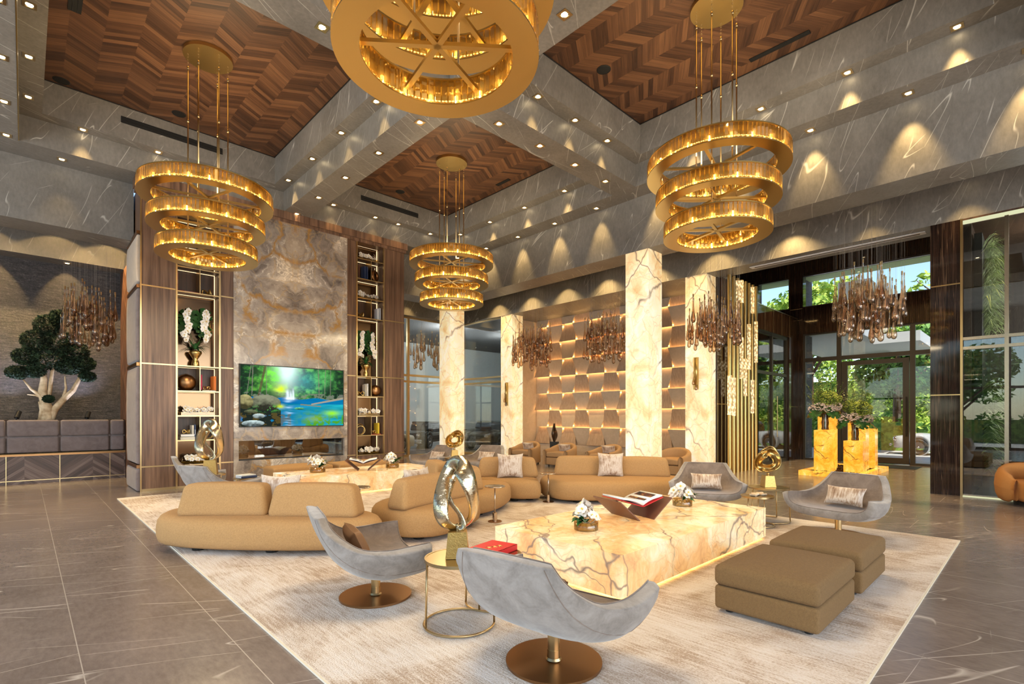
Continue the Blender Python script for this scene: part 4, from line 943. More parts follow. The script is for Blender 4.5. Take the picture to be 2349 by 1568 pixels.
# ---- nested gold side tables
def side_table(label, loc, h=.53, r=.25, rz=0, gap=True):
    t = thing('round_side_table', label, 'side table', loc, rz, 'round gold side tables')
    b = MB(); b.cyl(0, 0, h - .022, h - .003, r, 48); b.lathe([(r - .012, h - .024), (r + .004, h - .024), (r + .004, h), (r - .012, h)], 48); b.build('tabletop', M['brass'], t, auto=30)
    b = MB(); b.tube([(r * 1.03 * math.cos(a), r * 1.03 * math.sin(a), ZR + .012) for a in [D2R(-60 + 300 * q / 36) for q in range(37)]], .009, 8); b.build('base_ring', M['brass'], t, smooth=True)
    for a in (-60, 90, 240):
        b = MB(); c, s_ = math.cos(D2R(a)), math.sin(D2R(a)); b.tube([(r * 1.03 * c, r * 1.03 * s_, ZR + .01), (r * .99 * c, r * .99 * s_, h - .02)], .0085, 8); b.build('leg', M['brass'], t, smooth=True)
    return t
side_table('round gold side table under the gold ribbon sculpture in the foreground', (2.40, 3.08, 0), .53, .26, D2R(75))
side_table('lower gold side table under the red book', (2.88, 3.22, 0), .44, .23, D2R(200))
side_table('round side table under the pierced gold sculpture on the right', (8.18, 2.86, 0), .53, .28, 1)
side_table('lower round side table under the stone pieces on the right', (7.72, 2.86, 0), .45, .22, 2)
side_table('round side table under the gold sculpture in front of the left bookcase', (2.50, 10.72, 0), .53, .25, 0)
side_table('lower side table with stacked books in front of the marble wall', (3.05, 10.42, 0), .45, .24, 2)
side_table('round side table under the far gold knot sculpture', (8.12, 10.62, 0), .53, .25, 1)
side_table('lower side table with a curled gold piece before the far knot sculpture', (7.80, 10.28, 0), .47, .22, 2)
def drinks_table(label, loc, r=.155):
    t = thing('drinks_table', label, 'side table', loc, 0, 'slim gold drinks tables')
    b = MB(); b.lathe([(0, .535), (r, .54), (r + .004, .548), (r, .556), (r - .012, .552), (0, .550)], 40, close=False); b.build('tabletop', M['champ'], t, smooth=True)
    b = MB(); b.cyl(0, 0, .14, .54, .011, 12); b.build('stem', M['champ'], t, smooth=True)
    b = MB(); b.cyl(0, 0, .024, .15, .036, 24); b.build('weight', M['champ'], t, auto=30)
    b = MB(); b.cyl(0, 0, ZR, .026, .105, 36); b.build('foot_disc', M['bronze'], t, auto=30)
drinks_table('slim gold drinks table right of the gold ribbon sculpture', (5.12, 5.70, 0))
drinks_table('slim gold drinks table between the two sofas under the far chandelier', (7.02, 6.33, 0))
drinks_table('slim gold drinks table behind the nearest sofa', (3.60, 7.02, 0))
# ---- sculptures
def ribbon(pf, wf, n=120, closed=True):
    rows = []
    for i in range(n):
        t_ = 2 * PI * i / n; p = Vector(pf(t_)); d = (Vector(pf(t_ + .01)) - Vector(pf(t_ - .01)))
        d = d.normalized() if d.length > 1e-7 else Vector((0, 0, -1))
        a, wd = wf(t_); u = d.cross(Vector((0, 1, 0))); u = u.normalized() if u.length > .05 else Vector((1, 0, 0)); v = d.cross(u)
        q = (u * math.cos(a) + v * math.sin(a)) * wd / 2; nn = d.cross(q).normalized() * .011
        rows.append([tuple(p - q), tuple(p - q * .5 + nn * .7), tuple(p + nn), tuple(p + q * .5 + nn * .7), tuple(p + q)])
    b = MB(); b.grid(rows, closed_u=closed); return b
M['leafgold'] = base('champagne_gold_leaf', (.70, .60, .42), .2, 1.0); n_ = NT(M['leafgold']); f_ = n_.noise(n_.co, 14, 4, .6); n_.bump(f_, .35, .02)
n_.L(n_.math('MULTIPLY_ADD', n_.noise(n_.co, 30, 3), .25, .08), n_.b.inputs['Roughness'])
M['blockgold'] = base('hammered_gold_block', (.55, .36, .12), .38, 1.0); n_ = NT(M['blockgold']); n_.bump(n_.noise(n_.co, 45, 3, .7), .5, .01)
def block(t, w0, w1, h, mat):
    b = MB(); b.add([(-w0, -w0, 0), (w0, -w0, 0), (w0, w0, 0), (-w0, w0, 0), (-w1, -w1, h), (w1, -w1, h), (w1, w1, h), (-w1, w1, h)], [(0, 3, 2, 1), (4, 5, 6, 7), (0, 1, 5, 4), (1, 2, 6, 5), (2, 3, 7, 6), (3, 0, 4, 7)]); b.build('plinth', mat, t)
def ribbon_sculpture(label, loc, rz, s_=1.0):
    t = thing('ribbon_sculpture', label, 'sculpture', loc, rz, 'twisted gold sculptures'); block(t, .088 * s_, .07 * s_, .195 * s_, M['blockgold'])
    b = ribbon(lambda a: (s_ * (.118 * math.sin(a) + .02 * math.sin(2 * a)), s_ * .07 * math.sin(2 * a + .5), s_ * (.215 + .24 - .24 * math.cos(a))), lambda a: (.30 + .62 * math.sin(a + .6), s_ * (.055 + .095 * (.5 - .5 * math.cos(a)) ** .5)))
    b.build('ribbon', M['leafgold'], t, smooth=True, solid=.008 * s_)
    K = [(-.07, .05, .60), (-.10, .075, .50), (-.055, .06, .40), (.015, .03, .31), (.035, .01, .235), (.0, .0, .21)]
    def pk(u): q = bez(K, max(0, min(1, u / (2 * PI)))); return tuple(s_ * c for c in q)
    b = ribbon(pk, lambda a: (.25 + .9 * math.sin(a * .5), s_ * (.125 - .009 * a)), n=50, closed=False); b.build('inner_ribbon', M['leafgold'], t, smooth=True, solid=.008 * s_)
    b = MB(); b.cyl(0, 0, .19 * s_, .235 * s_, .012 * s_, 10); b.build('pin', M['leafgold'], t)
ribbon_sculpture('large twisted gold ribbon sculpture on a hammered block in the foreground', (2.40, 3.10, .53), D2R(-40))
ribbon_sculpture('twisted pale gold ribbon sculpture in front of the left bookcase', (2.50, 10.72, .53), D2R(-20), 1.35)
def pierced(label, loc, rz, s_=1.0, mat='gold'):
    t = thing('pierced_sculpture', label, 'sculpture', loc, rz, 'twisted gold sculptures'); block(t, .085 * s_, .065 * s_, .17 * s_, M['blockgold'])
    rows = []
    for i in range(48):
        a = 2 * PI * i / 48; ro = s_ * (.18 + .03 * math.sin(2 * a + 1)); rows.append([(math.cos(a) * (.35 + .65 * k / 5) * ro, s_ * (.05 * math.sin(2 * a) + .045 * math.sin(PI * k / 5)), s_ * .40 + math.sin(a) * (.33 + .67 * k / 5) * ro * 1.15) for k in range(6)])
    b = MB(); b.grid(rows, closed_u=True); b.build('pierced_disc', M[mat], t, smooth=True, solid=.022 * s_, subs=1)
    rows = [[(s_ * .05 + p[0] * .85, p[1] + s_ * .10, p[2] + s_ * .03) for p in r_[3:]] for r_ in rows]
    b = MB(); b.grid(rows, closed_u=True); b.build('back_fold', M[mat], t, smooth=True, solid=.015 * s_)
    b = MB(); b.cyl(0, 0, .16 * s_, .21 * s_, .02 * s_, 10); b.build('pin', M[mat], t)
M['oldgold'] = base('burnished_gold', (.50, .33, .12), .22, 1.0); n_ = NT(M['oldgold']); n_.bump(n_.noise(n_.co, 12, 4, .6), .3, .02)
pierced('pierced gold disc sculpture on the side table on the right', (8.20, 2.88, .53), D2R(-45), 1.0, 'oldgold')
pierced('dark gold knot sculpture in front of the far onyx pillar', (8.12, 10.62, .53), D2R(-30), 1.15, 'oldgold')
def small_knot(name, label, loc, s_=.05, mat='gold', group='small gold knots on the bookcase shelves'):
    t = thing(name, label, 'ornament', loc, R.uniform(0, 3), group)
    b = MB(); b.tube([(s_ * (math.sin(a) + .6 * math.sin(2 * a)), s_ * (math.cos(a) - .6 * math.cos(2 * a)), s_ * (1.1 + .75 * math.sin(3 * a))) for a in [2 * PI * q / 60 for q in range(60)]], s_ * .24, 8, closed=True)
    b.build('knot', M[mat], t, smooth=True); return t
small_knot('curled_ornament', 'curled gold ornament on the low table before the far knot sculpture', (7.80, 10.28, .47), .06, 'champ', None)
# stone pieces on the right low table
for k, (dx, dy, l) in enumerate(((-.06, .02, 'rough grey stone slice on the low round table, left piece'), (.07, -.03, 'rough grey stone slice on the low round table, right piece'))):
    t = thing('stone_slice', l, 'ornament', (7.72 + dx, 2.86 + dy, .45), k); b = MB(); b.rbox(.16, .09, .03, .012, lambda x, y, z: (x, y * (1 + .3 * math.sin(x * 40)), z + .01 * math.sin(x * 50)), M=TR(z=.016)); b.build('slice', M['drift'], t, smooth=True)
# ---- books
def book(label, loc, w_, d_, h_, mat, rz=0, standing=False, group=None, title=None):
    t = thing('book', label, 'book', loc, rz, group); c = .004
    if standing:  # spine faces -Y, h_ thickness along X, w_ height
        b = MB(); b.box(0, c, 0, d_, 0, w_); b.box(h_ - c, h_, 0, d_, 0, w_); b.box(0, h_, 0, c, 0, w_); b.build('cover', mat, t)
        b = MB(); b.box(c, h_ - c, c, d_ - .006, .004, w_ - .004); b.build('pages', M['white'], t)
    else:
        b = MB(); b.box(-w_ / 2, w_ / 2, 0, d_, 0, c); b.box(-w_ / 2, w_ / 2, 0, d_, h_ - c, h_); b.box(-w_ / 2, w_ / 2, 0, c, 0, h_); b.build('cover', mat, t)
        b = MB(); b.box(-w_ / 2 + .004, w_ / 2 - .004, c, d_ - .006, c, h_ - c); b.build('pages', M['white'], t)
    if title:
        cu = bpy.data.curves.new('title', 'FONT'); cu.body = title[0]; cu.size = title[1]; cu.extrude = .0006; cu.align_x = 'CENTER'; cu.align_y = 'CENTER'; cu.materials.append(M['white'])
        o = bpy.data.objects.new('title', cu); link(o, t)
        me = o.to_mesh().copy(); me.materials.clear(); me.materials.append(M['white']); q_ = bpy.data.objects.new('title', me); KIDS[t.name].remove(o); bpy.data.objects.remove(o); o = link(q_, t)
        if standing: o.location = (h_ / 2, -.0008, w_ / 2); o.rotation_euler = (PI / 2, PI / 2, 0)
        else: o.location = (0, -.0008, h_ / 2); o.rotation_euler = (PI / 2, 0, 0)
    return t
t = book('thick red cloth book lying on the low gold side table', (2.93, 3.12, .44), .34, .27, .05, M['red'], D2R(12))
b = MB()
for q in range(3): b.tube([(-.07 + .05 * q + .02 * math.cos(a * 1.7), .13 + .028 * math.sin(a) - .02 * q, .0505) for a in [k * .5 for k in range(16)]], .0016, 4)
b.build('gold_script', M['gold'], t)
def open_book(label, loc, rz, cover, s_=1.0, lab2='', pic=None):
    st = thing('book_stand', lab2, 'book stand', (loc[0], loc[1], loc[2]), rz)
    for sg in (-1, 1):
        b = MB(); b.box(-.26 * s_, .26 * s_, -.006, .006, 0, .36 * s_, TR(0, -sg * .10 * s_, 0, rx=sg * D2R(50))); b.build('crossed_leaf', M['brown'], st)
    t = thing('open_book', label, 'book', (loc[0], loc[1], loc[2] + .155 * s_), rz)
    for sg in (-1, 1):
        rows = []
        for i in range(9):
            u = i / 8; zz = .012 + .035 * math.sin(u * PI * .8) * (1 - u) + u * math.tan(D2R(17)) * .29 * s_
            rows.append([(-.19 * s_, sg * u * .29 * s_, zz), (.19 * s_, sg * u * .29 * s_, zz)])
        b = MB(); b.grid(rows if sg > 0 else [r_[::-1] for r_ in rows])
        b.build('page_block', M['white'], t, smooth=True, solid=.018)
        b = MB(); b.box(-.20 * s_, .20 * s_, 0, .305 * s_, -.012, -.005, TR(rx=D2R(17)) if sg > 0 else TR(rx=-D2R(17)) @ TR(rz=PI)); b.build('cover', cover, t)
    if pic:
        for sg, mt in pic:
            b = MB(); b.box(-.15 * s_, .15 * s_, .06 * s_, .25 * s_, .025, .0262, TR(z=.012, rx=D2R(16.5)) if sg > 0 else TR(z=.012, rx=-D2R(16.5)) @ TR(rz=PI)); b.build('printed_picture', mt, t)
M['photo'] = base('dark_printed_picture', rough=.4); n_ = NT(M['photo']); n_.col(n_.ramp(n_.noise(n_.co, 14, 4, .6), [(.42, (.012, .012, .015)), (.55, (.16, .04, .02)), (.63, (.5, .3, .06)), (.7, (.03, .03, .03))]))
open_book('open picture book with red covers on the foreground onyx table', (5.20, 3.35, .416), D2R(-18 + 90), M['red'], 1.0, 'crossed dark wooden stand under the open red book', [(-1, M['photo'])])
M['photo2'] = base('car_printed_picture', (.25, .25, .27), .4)
open_book('open picture book with white pages on the far onyx table', (5.45, 10.45, .416), D2R(60), M['brown'], 1.0, 'crossed dark wooden stand under the far open book', [(1, M['photo2'])])
book('pale book on top of the stack on the low table by the marble wall', (3.05, 10.32, .485), .28, .20, .02, M['white'], .3); book('dark book under the pale one by the marble wall', (3.05, 10.30, .45), .30, .22, .035, M['navy'], .2)
# ================================================================== ORCHIDS
def blossom_mesh():
    b = MB()
    for k in range(5):
        a = 2 * PI * k / 5 + .3; w_ = 1.25 if k in (0, 2) else .8; pts = []
        for i in range(4):
            u = i / 3; rr = .004 + .034 * u; ww = .019 * w_ * math.sin(PI * (.12 + .8 * u)) ; zz = .012 * math.sin(u * 2.2) + .004 * (k % 2)
            for s_ in (-1, 0, 1): pts.append((rr * math.cos(a) - s_ * ww * math.sin(a), rr * math.sin(a) + s_ * ww * math.cos(a), zz - .004 * abs(s_)))
        b.add(pts, [(i * 3 + j, (i + 1) * 3 + j, (i + 1) * 3 + j + 1, i * 3 + j + 1) for i in range(3) for j in range(2)])
    b.cur = 1; b.lathe([(0, .002), (.006, .004), (.007, .012), (0, .018)], 6, close=False)
    o = b.build('blossom', [M['petal'], M['yellow']], smooth=True); d = o.data; bpy.data.objects.remove(o); return d
BLO = blossom_mesh()
def blossom(parent, loc, aim, s_=1.0):
    o = bpy.data.objects.new('blossom', BLO); link(o, parent); o.location = loc; o.rotation_euler = Vector(aim).to_track_quat('Z', 'Y').to_euler(); o.scale = (s_,) * 3; return o
def leaf_strip(b, base_, tip, w_, sag=.3, n=6):
    P0, P1 = Vector(base_), Vector(tip); d = P1 - P0; side = d.cross(Vector((0, 0, 1))); side = side.normalized() if side.length > 1e-4 else Vector((1, 0, 0)); rows = []
    for i in range(n + 1):
        u = i / n; p = P0 + d * u + Vector((0, 0, sag * d.length * math.sin(PI * u) * .5)); ww = w_ * math.sin(PI * (.08 + .92 * u) ** .8) * .5
        rows.append([tuple(p - side * ww + Vector((0, 0, ww * .3))), tuple(p), tuple(p + side * ww + Vector((0, 0, ww * .3)))])
    b.grid(rows)
def twigs(b, rr, n, r_, h):
    for _ in range(n):
        a = rr.uniform(0, 2 * PI); p = Vector((rr.uniform(-r_, r_) * .4, rr.uniform(-r_, r_) * .4, h * .5)); pts = [tuple(p)]
        for q in range(4): p = p + Vector((math.cos(a) * .03, math.sin(a) * .03, rr.uniform(-.012, .03))); a += rr.uniform(-.6, .6); pts.append(tuple(p))
        b.tube(pts, [.006, .006, .005, .004, .002], 5)
def bowl_orchid(label, loc, seed, s_=1.0):
    rr = random.Random(seed); t = thing('orchid_bowl', label, 'flowers', loc, rr.uniform(0, 6), 'orchid bowls on the onyx tables'); t.scale = (s_,) * 3
    b = MB(); b.lathe([(0, .004), (.118, .004), (.122, .0), (.127, .006), (.127, .088), (.121, .088), (.121, .010), (0, .010)], 40, close=False); b.build('glass_bowl', M['bowlglass'], t, smooth=True)
    b = MB(); b.lathe([(0, .012), (.112, .012), (.114, .045), (.06, .065), (0, .07)], 20, close=False); b.build('moss', M['moss'], t)
    b = MB(); twigs(b, rr, 12, .12, .12); b.build('driftwood', M['drift'], t, smooth=True)
    b = MB()
    for k in range(7): a = 2.2 + rr.uniform(-.9, .9); L_ = rr.uniform(.16, .26); leaf_strip(b, (.03 * math.cos(a), .03 * math.sin(a), .08), (L_ * math.cos(a), L_ * math.sin(a), rr.uniform(.07, .22)), .08)
    b.build('leaves', M['leaf'], t, smooth=True)
    for k in range(24):
        a = rr.uniform(0, 2 * PI); q = rr.uniform(.02, .15); z = .11 + .15 * rr.random() * (1 - q * 2.5) + .02
        blossom(t, (q * math.cos(a) + .02, q * math.sin(a), z), (math.cos(a) * .8, math.sin(a) * .8, .6), rr.uniform(1.25, 1.75))
    b = MB()
    for k in range(4): a = rr.uniform(0, 6); b.tube([(0, 0, .06), (.03 * math.cos(a), .03 * math.sin(a), .16), (.08 * math.cos(a), .08 * math.sin(a), .22 + .05 * (k == 0))], .0025, 5)
    b.build('stems', M['drift'], t)
bowl_orchid('white orchids in an amber glass bowl near the front corner of the foreground onyx table', (4.25, 3.30, .416), 3)
bowl_orchid('white orchids in an amber glass bowl at the far corner of the foreground onyx table', (6.32, 3.30, .416), 9)
bowl_orchid('orchids and driftwood in a bowl at the left of the far onyx table', (4.50, 10.65, .416), 5, 1.25)
bowl_orchid('white orchids with dark leaves at the right of the far onyx table', (6.15, 10.40, .416), 12, 1.2)
# ================================================================== TELEVISION with a waterfall picture
def tv():
    x0, x1, z0, z1 = 3.66, 6.25, 1.345, 2.855; yy = WY - .05
    t = thing('television', 'large wall mounted television showing a forest waterfall and turquoise pool', 'television', ((x0 + x1) / 2, yy, z0))
    wd, hh = x1 - x0, z1 - z0
    b = MB(); b.box(-wd / 2, wd / 2, -.06, -.005, 0, hh); b.build('casing', M['black'], t)
    b = MB(); b.box(-.5, .5, -.005, .0, hh * .3, hh * .7); b.build('wall_bracket', M['black'], t)
    W_, H_ = 340, 198; rg = np.random.RandomState(4)
    X, Y = np.meshgrid(np.linspace(0, 1, W_), np.linspace(0, 1, H_))   # Y 0 bottom
    def fbm(sx, sy, o=4, seed=0):
        r_ = np.random.RandomState(seed); out = np.zeros_like(X); a = 1; tot = 0
        for k in range(o):
            gx, gy = int(sx * 2 ** k) + 2, int(sy * 2 ** k) + 2; g = r_.rand(gy + 1, gx + 1)
            fx, fy = X * gx * .999, Y * gy * .999; ix, iy = fx.astype(int), fy.astype(int); ux, uy = fx - ix, fy - iy
            ux, uy = ux * ux * (3 - 2 * ux), uy * uy * (3 - 2 * uy)
            out += a * ((g[iy, ix] * (1 - ux) + g[iy, ix + 1] * ux) * (1 - uy) + (g[iy + 1, ix] * (1 - ux) + g[iy + 1, ix + 1] * ux) * uy); tot += a; a *= .6
        return out / tot
    n1, n2, n3 = fbm(6, 5, 5, 1), fbm(22, 16, 4, 2), fbm(5, 30, 3, 3)
    img = np.zeros((H_, W_, 3))
    def lay(mask, col):
        m_ = np.clip(mask, 0, 1)[..., None]; img[:] = img * (1 - m_) + np.array(col) * m_ if not hasattr(col, 'shape') else img * (1 - m_) + col * m_
    fol = np.clip((n1 - .32) * 1.6 + (n2 - .5) * 2.2, 0, 1)
    g = np.stack([.02 + .16 * fol ** 2, .05 + .52 * fol ** 1.5, .02 + .05 * fol], -1)
    img[:] = g
    dk = np.clip(abs(X - .45) * 2.3 - .45 + (n1 - .5), 0, .93); lay(dk * (Y > .0), (.006, .012, .012))
    lay(np.exp(-((X - .42) ** 2 / .012 + (Y - .98) ** 2 / .10)) * 1.2, (.75, 1.0, .92))
    lay(np.exp(-((X - .60) ** 2 / .02 + (Y - .78) ** 2 / .03)) * .7 * (n2 + .3), (.06, .38, .42))
    lay(np.exp(-((X - .28) ** 2 / .006 + (Y - .82) ** 2 / .04)) * (n2 * 1.5), (.20, .85, .05))
    lay(np.exp(-((X - .36) ** 2 / .003 + (Y - .63) ** 2 / .006)) * (n2 * 1.6), (.65, .85, .04))
    lay(np.exp(-((X - .78) ** 2 / .01 + (Y - .85) ** 2 / .02)) * (n2 * 1.3), (.12, .55, .12))
    for x_, sl, w_ in ((.10, .02, .004), (.17, .12, .011), (.23, .0, .003), (.74, -.02, .004), (.86, .01, .003), (.80, .02, .003), (.06, .08, .003)):
        lay((abs(X - x_ - sl * (Y - .6)) < w_) * (Y > .5) * .8, (.20, .19, .15) if w_ < .01 else (.10, .075, .04))
    lay((Y < .56) * (Y > .46) * (abs(X - .5) > .04) * (n2 > .52) * .8, (.16, .17, .14))
    wl_ = Y < .47 + .015 * np.sin(X * 20)
    wc = np.stack([.0 + .02 * n3, .16 + .42 * np.clip(X - .25, 0, 1) * n3, .20 + .36 * n3], -1); lay(wl_ * 1.0, wc)
    lay(wl_ * (Y > .38) * .75, (.0, .12, .36))
    lay(wl_ * np.clip((.30 - Y) * 6, 0, 1) * np.clip((X - .48) * 6, 0, 1) * np.clip((n2 - .42) * 8, 0, 1), (.07, .30, .02))
    lay(wl_ * np.exp(-((X - .88) ** 2 / .006 + (Y - .22) ** 2 / .002)), (.28, .75, .03)); lay(wl_ * np.exp(-((X - .70) ** 2 / .008 + (Y - .12) ** 2 / .003)) * .8, (.22, .38, .03))
    lay((X < .36) * (Y < .42) * (n1 < .6) * 1.0, (.014, .02, .016)); lay((X < .46) * (Y < .22) * (n2 > .5) * .55, (.13, .09, .02))
    for (cx, cy, rx, ry, c) in ((.22, .39, .14, .13, (.16, .17, .11)), (.04, .40, .07, .12, (.30, .27, .12)), (.16, .17, .055, .04, (.34, .42, .42)), (.11, .05, .10, .05, (.40, .50, .50)), (.09, .24, .06, .035, (.10, .11, .06)), (.54, .30, .05, .02, (.12, .45, .22))):
        d = ((X - cx) / rx) ** 2 + ((Y - cy) / ry) ** 2; sh = np.clip((Y - cy) / ry * .5 + .5 + (n2 - .5), .1, 1)[..., None]; lay((d < 1) * 1.0, np.array(c) * sh * 1.5)
    lay(np.exp(-((X - .25) ** 2 / .010 + (Y - .30) ** 2 / .002)) * (n2 > .48), (.10, .48, .08)); lay(np.exp(-((X - .36) ** 2 / .001 + (Y - .33) ** 2 / .001)), (.55, .70, .02))
    for (a, w_, t0) in ((.425, .016, .64), (.455, .010, .62), (.478, .009, .66)): lay(np.exp(-((X - a - .02 * (.64 - Y)) / w_) ** 2) * (Y > .45) * np.clip((t0 - Y) * 14, 0, 1) * (.55 + .6 * n2), (.78, .90, 1.0))
    lay(np.exp(-((X - .45) ** 2 / .002 + (Y - .47) ** 2 / .0006)), (.8, .95, 1.0)); lay(np.exp(-((X - .43 - .006 * np.sin(Y * 90)) / .035) ** 2) * (Y < .44) * np.clip((n3 - .42) * 6, 0, 1) * .8, (.38, .62, .85))
    lay((abs(Y - .36 - .35 * (X - .62)) < .012 + .02 * (X - .62)) * (X > .66) * .9, (.34, .30, .22)); lay((abs(Y - .36 + .15 * (X - .62)) < .010) * (X > .55) * (X < .76) * .9, (.22, .20, .12))
    P = [[(-wd / 2 + .02 + (wd - .04) * i / (W_ - 1), -.061, .02 + (hh - .04) * j / (H_ - 1)) for j in range(H_)] for i in range(W_)]
    b = MB(); b.grid(P); o = b.build('screen', None, t); o.data.materials.clear()
    ca = o.data.color_attributes.new('picture', 'FLOAT_COLOR', 'POINT'); arr = np.ones((W_ * H_, 4), np.float32)
    arr[:, :3] = np.clip(img, 0, 1.2).transpose(1, 0, 2).reshape(-1, 3); ca.data.foreach_set('color', arr.ravel())
    m = bpy.data.materials.new('tv_picture'); m.use_nodes = True; q = m.node_tree; q.nodes.remove(q.nodes['Principled BSDF'])
    at = q.nodes.new('ShaderNodeAttribute'); at.attribute_name = 'picture'; e = q.nodes.new('ShaderNodeEmission'); e.inputs[1].default_value = 1.15
    q.links.new(at.outputs['Color'], e.inputs[0]); q.links.new(e.outputs[0], q.nodes['Material Output'].inputs[0]); o.data.materials.append(m)
tv()
# ================================================================== BOOKCASES
SZ = [.52, 1.07, 1.62, 2.17, 2.73, 4.38, 4.93, 5.47, 6.03, 6.50]
def bookcase(label, x0, x1):
    t = thing('bookcase', label, 'bookcase', ((x0 + x1) / 2, WY, 0), 0, 'gold framed bookcases'); w_ = (x1 - x0) / 2
    b = MB()
    for sg in (-1, 1): b.box(sg * w_ - .018, sg * w_ + .018, -.02, .02, 0, 6.5)
    b.build('front_post', M['brass'], t)
    for sg in (-1, 1): b = MB(); b.box(sg * (w_ - .02) - .008, sg * (w_ - .02) + .008, .36, .375, .52, 6.5); b.build('lit_back_post', M['ledw'], t)
    for k, z in enumerate(SZ):
        b = MB(); b.box(-w_, w_, 0, .38, z - .012, z + .004); s_ = b.build('shelf', M['walnut_d'], t)
        b = MB(); b.box(-w_, w_, -.016, 0, z - .016, z + .010); b.build('gold_edge', M['brass'], s_)
        if z > 1: b = MB(); b.box(-w_ + .03, w_ - .03, .30, .312, z - .022, z - .013); b.build('led_line', M['ledw'], s_)
    for k in range(9):
        mirr = k in (0, 2, 4, 6, 8) if x0 > 5 else k in (0, 2, 4, 6)
        b = MB(); b.box(-w_, w_, .38, .40, SZ[k] + .005, SZ[k + 1] - .013); b.build('back_panel', M['bmirror'] if mirr else M['walnut_d'], t)
        if k not in (0, 2, 4) and not (x0 > 5 and k in (6, 8)):
            b = MB(); b.box(.02, .036, .0, .36, SZ[k] + .005, SZ[k + 1] - .013); b.build('divider', M['brass'], t)
BX = [((2.42 + 3.27) / 2, .42), ((6.68 + 7.52) / 2, .42)]
bookcase('tall gold framed bookcase left of the television', 2.42, 3.27)
bookcase('tall gold framed bookcase right of the television', 6.68, 7.52)
def tray_orchids(label, loc, seed, glow=False):
    rr = random.Random(seed); t = thing('orchid_tray', label, 'flowers', loc, 0, 'orchid trays on the bookcase shelves')
    b = MB(); b.box(-.33, .33, -.10, .10, .0, .006); [b.box(*q, 0, .075) for q in ((-.33, .33, -.10, -.095), (-.33, .33, .095, .10), (-.33, -.325, -.1, .1), (.325, .33, -.1, .1))]; b.build('glass_tray', M['bowlglass'], t)
    b = MB(); b.rbox(.62, .17, .05, .02, lambda x, y, z: (x, y, z + .012 * math.sin(x * 30) * math.cos(y * 40)), m=8, M=TR(z=.035)); b.build('moss', M['moss'], t)
    b = MB()
    for k in range(9):
        x = rr.uniform(-.3, .3); p = Vector((x, rr.uniform(-.06, .06), .05)); pts = [tuple(p)]
        for q in range(4): p = p + Vector((rr.uniform(-.05, .05), rr.uniform(-.02, .02), rr.uniform(.01, .06))); pts.append(tuple(p))
        b.tube(pts, [.008, .007, .006, .004, .002], 5)
    b.build('driftwood', M['drift'], t, smooth=True)
    for k in range(20): blossom(t, (rr.uniform(-.30, .30), rr.uniform(-.10, .02), rr.uniform(.08, .17)), (rr.uniform(-.5, .5), -1, rr.uniform(0, .8)), rr.uniform(1.2, 1.7))
def sphere_vase(label, loc, r_=.16):
    t = thing('ribbed_sphere', label, 'vase', loc, 0, 'ribbed bronze spheres'); b = MB()
    b.lathe([(r_ * math.sin(PI * q / 60) * (1 + .035 * (q % 2)), r_ - r_ * math.cos(PI * q / 60)) for q in range(0, 56)], 36, close=False); b.build('body', M['bronze'], t, smooth=True)
    b = MB(); b.lathe([(.03, 0), (.035, .012), (.03, .02)], 20, z=2 * r_ - .012, close=False); b.build('mouth', M['brass'], t)
def ring_orn(label, loc, r_=.15):
    t = thing('ring_ornament', label, 'ornament', loc, 0, 'gold ring ornaments')
    for k, (q, dx, rz) in enumerate(((1, 0, .3), (.8, .02, -.35))):
        b = MB(); b.tube([(dx + r_ * q * math.cos(a), .02 * k, r_ * q + .015 + r_ * q * math.sin(a)) for a in [2 * PI * i / 48 for i in range(48)]], .014, 8, closed=True); o = b.build('ring', M['gold'], t, smooth=True); o.rotation_euler = (0, 0, rz)
def torus_vase(label, loc):
    t = thing('ring_vase', label, 'vase', loc, .5); b = MB(); b.tube([(.12 * math.cos(a), 0, .18 + .13 * math.sin(a)) for a in [2 * PI * i / 40 for i in range(40)]], .05, 12, closed=True); b.build('body', M['bronze'], t, smooth=True)
    b = MB(); b.lathe([(.02, .34), (.02, .42), (.028, .43), (.016, .43), (.014, .34)], 16, close=False); b.build('neck', M['champ'], t, smooth=True); b = MB(); b.cyl(0, 0, 0, .03, .06, 20); b.build('foot', M['bronze'], t)
LC, RCX = BX[0][0], BX[1][0]; YS = WY + .16
side = lambda cx: 'left' if cx < 5 else 'right'
for cx, sh in ((LC, (0, 2)), (RCX, (0, 2, 6, 8))):
    for k in sh: tray_orchids('white orchids and driftwood in a tray, %s in the %s bookcase' % ({0: 'lowest tray', 2: 'second tray from the bottom', 6: 'tray under the topmost one', 8: 'topmost tray'}[k], side(cx)), (cx, YS, SZ[k] + .006), 20 + k + int(cx))
BG = 'books on the bookcase shelves'
def P_(x, k, y=YS - .08): return (x, y, SZ[k] + .006)
ring_orn('gold double ring on the shelf above the lowest flowers, left bookcase', P_(LC + .20, 1, YS), .16)
book('upper white book under a gold knot, left bookcase', (LC - .20, YS - .1, SZ[1] + .076), .26, .2, .06, M['white'], 0, False, BG); book('lower white book under a gold knot, left bookcase', (LC - .20, YS - .1, SZ[1] + .006), .28, .22, .068, M['cream'], 0, False, BG)
small_knot('gold_knot', 'gold knot on two white books, left bookcase', (LC - .20, YS, SZ[1] + .138), .05)
book('dark book with a pale spine standing by the divider, left bookcase', P_(LC - .07, 1), .34, .22, .035, M['navy'], 0, True, BG, ('HAVANA', .03)); book('cream book standing by the dark one, left bookcase', P_(LC - .115, 1), .33, .22, .04, M['cream'], 0, True, BG)
sphere_vase('ribbed bronze sphere in the left bookcase', P_(LC - .21, 3, YS), .19)
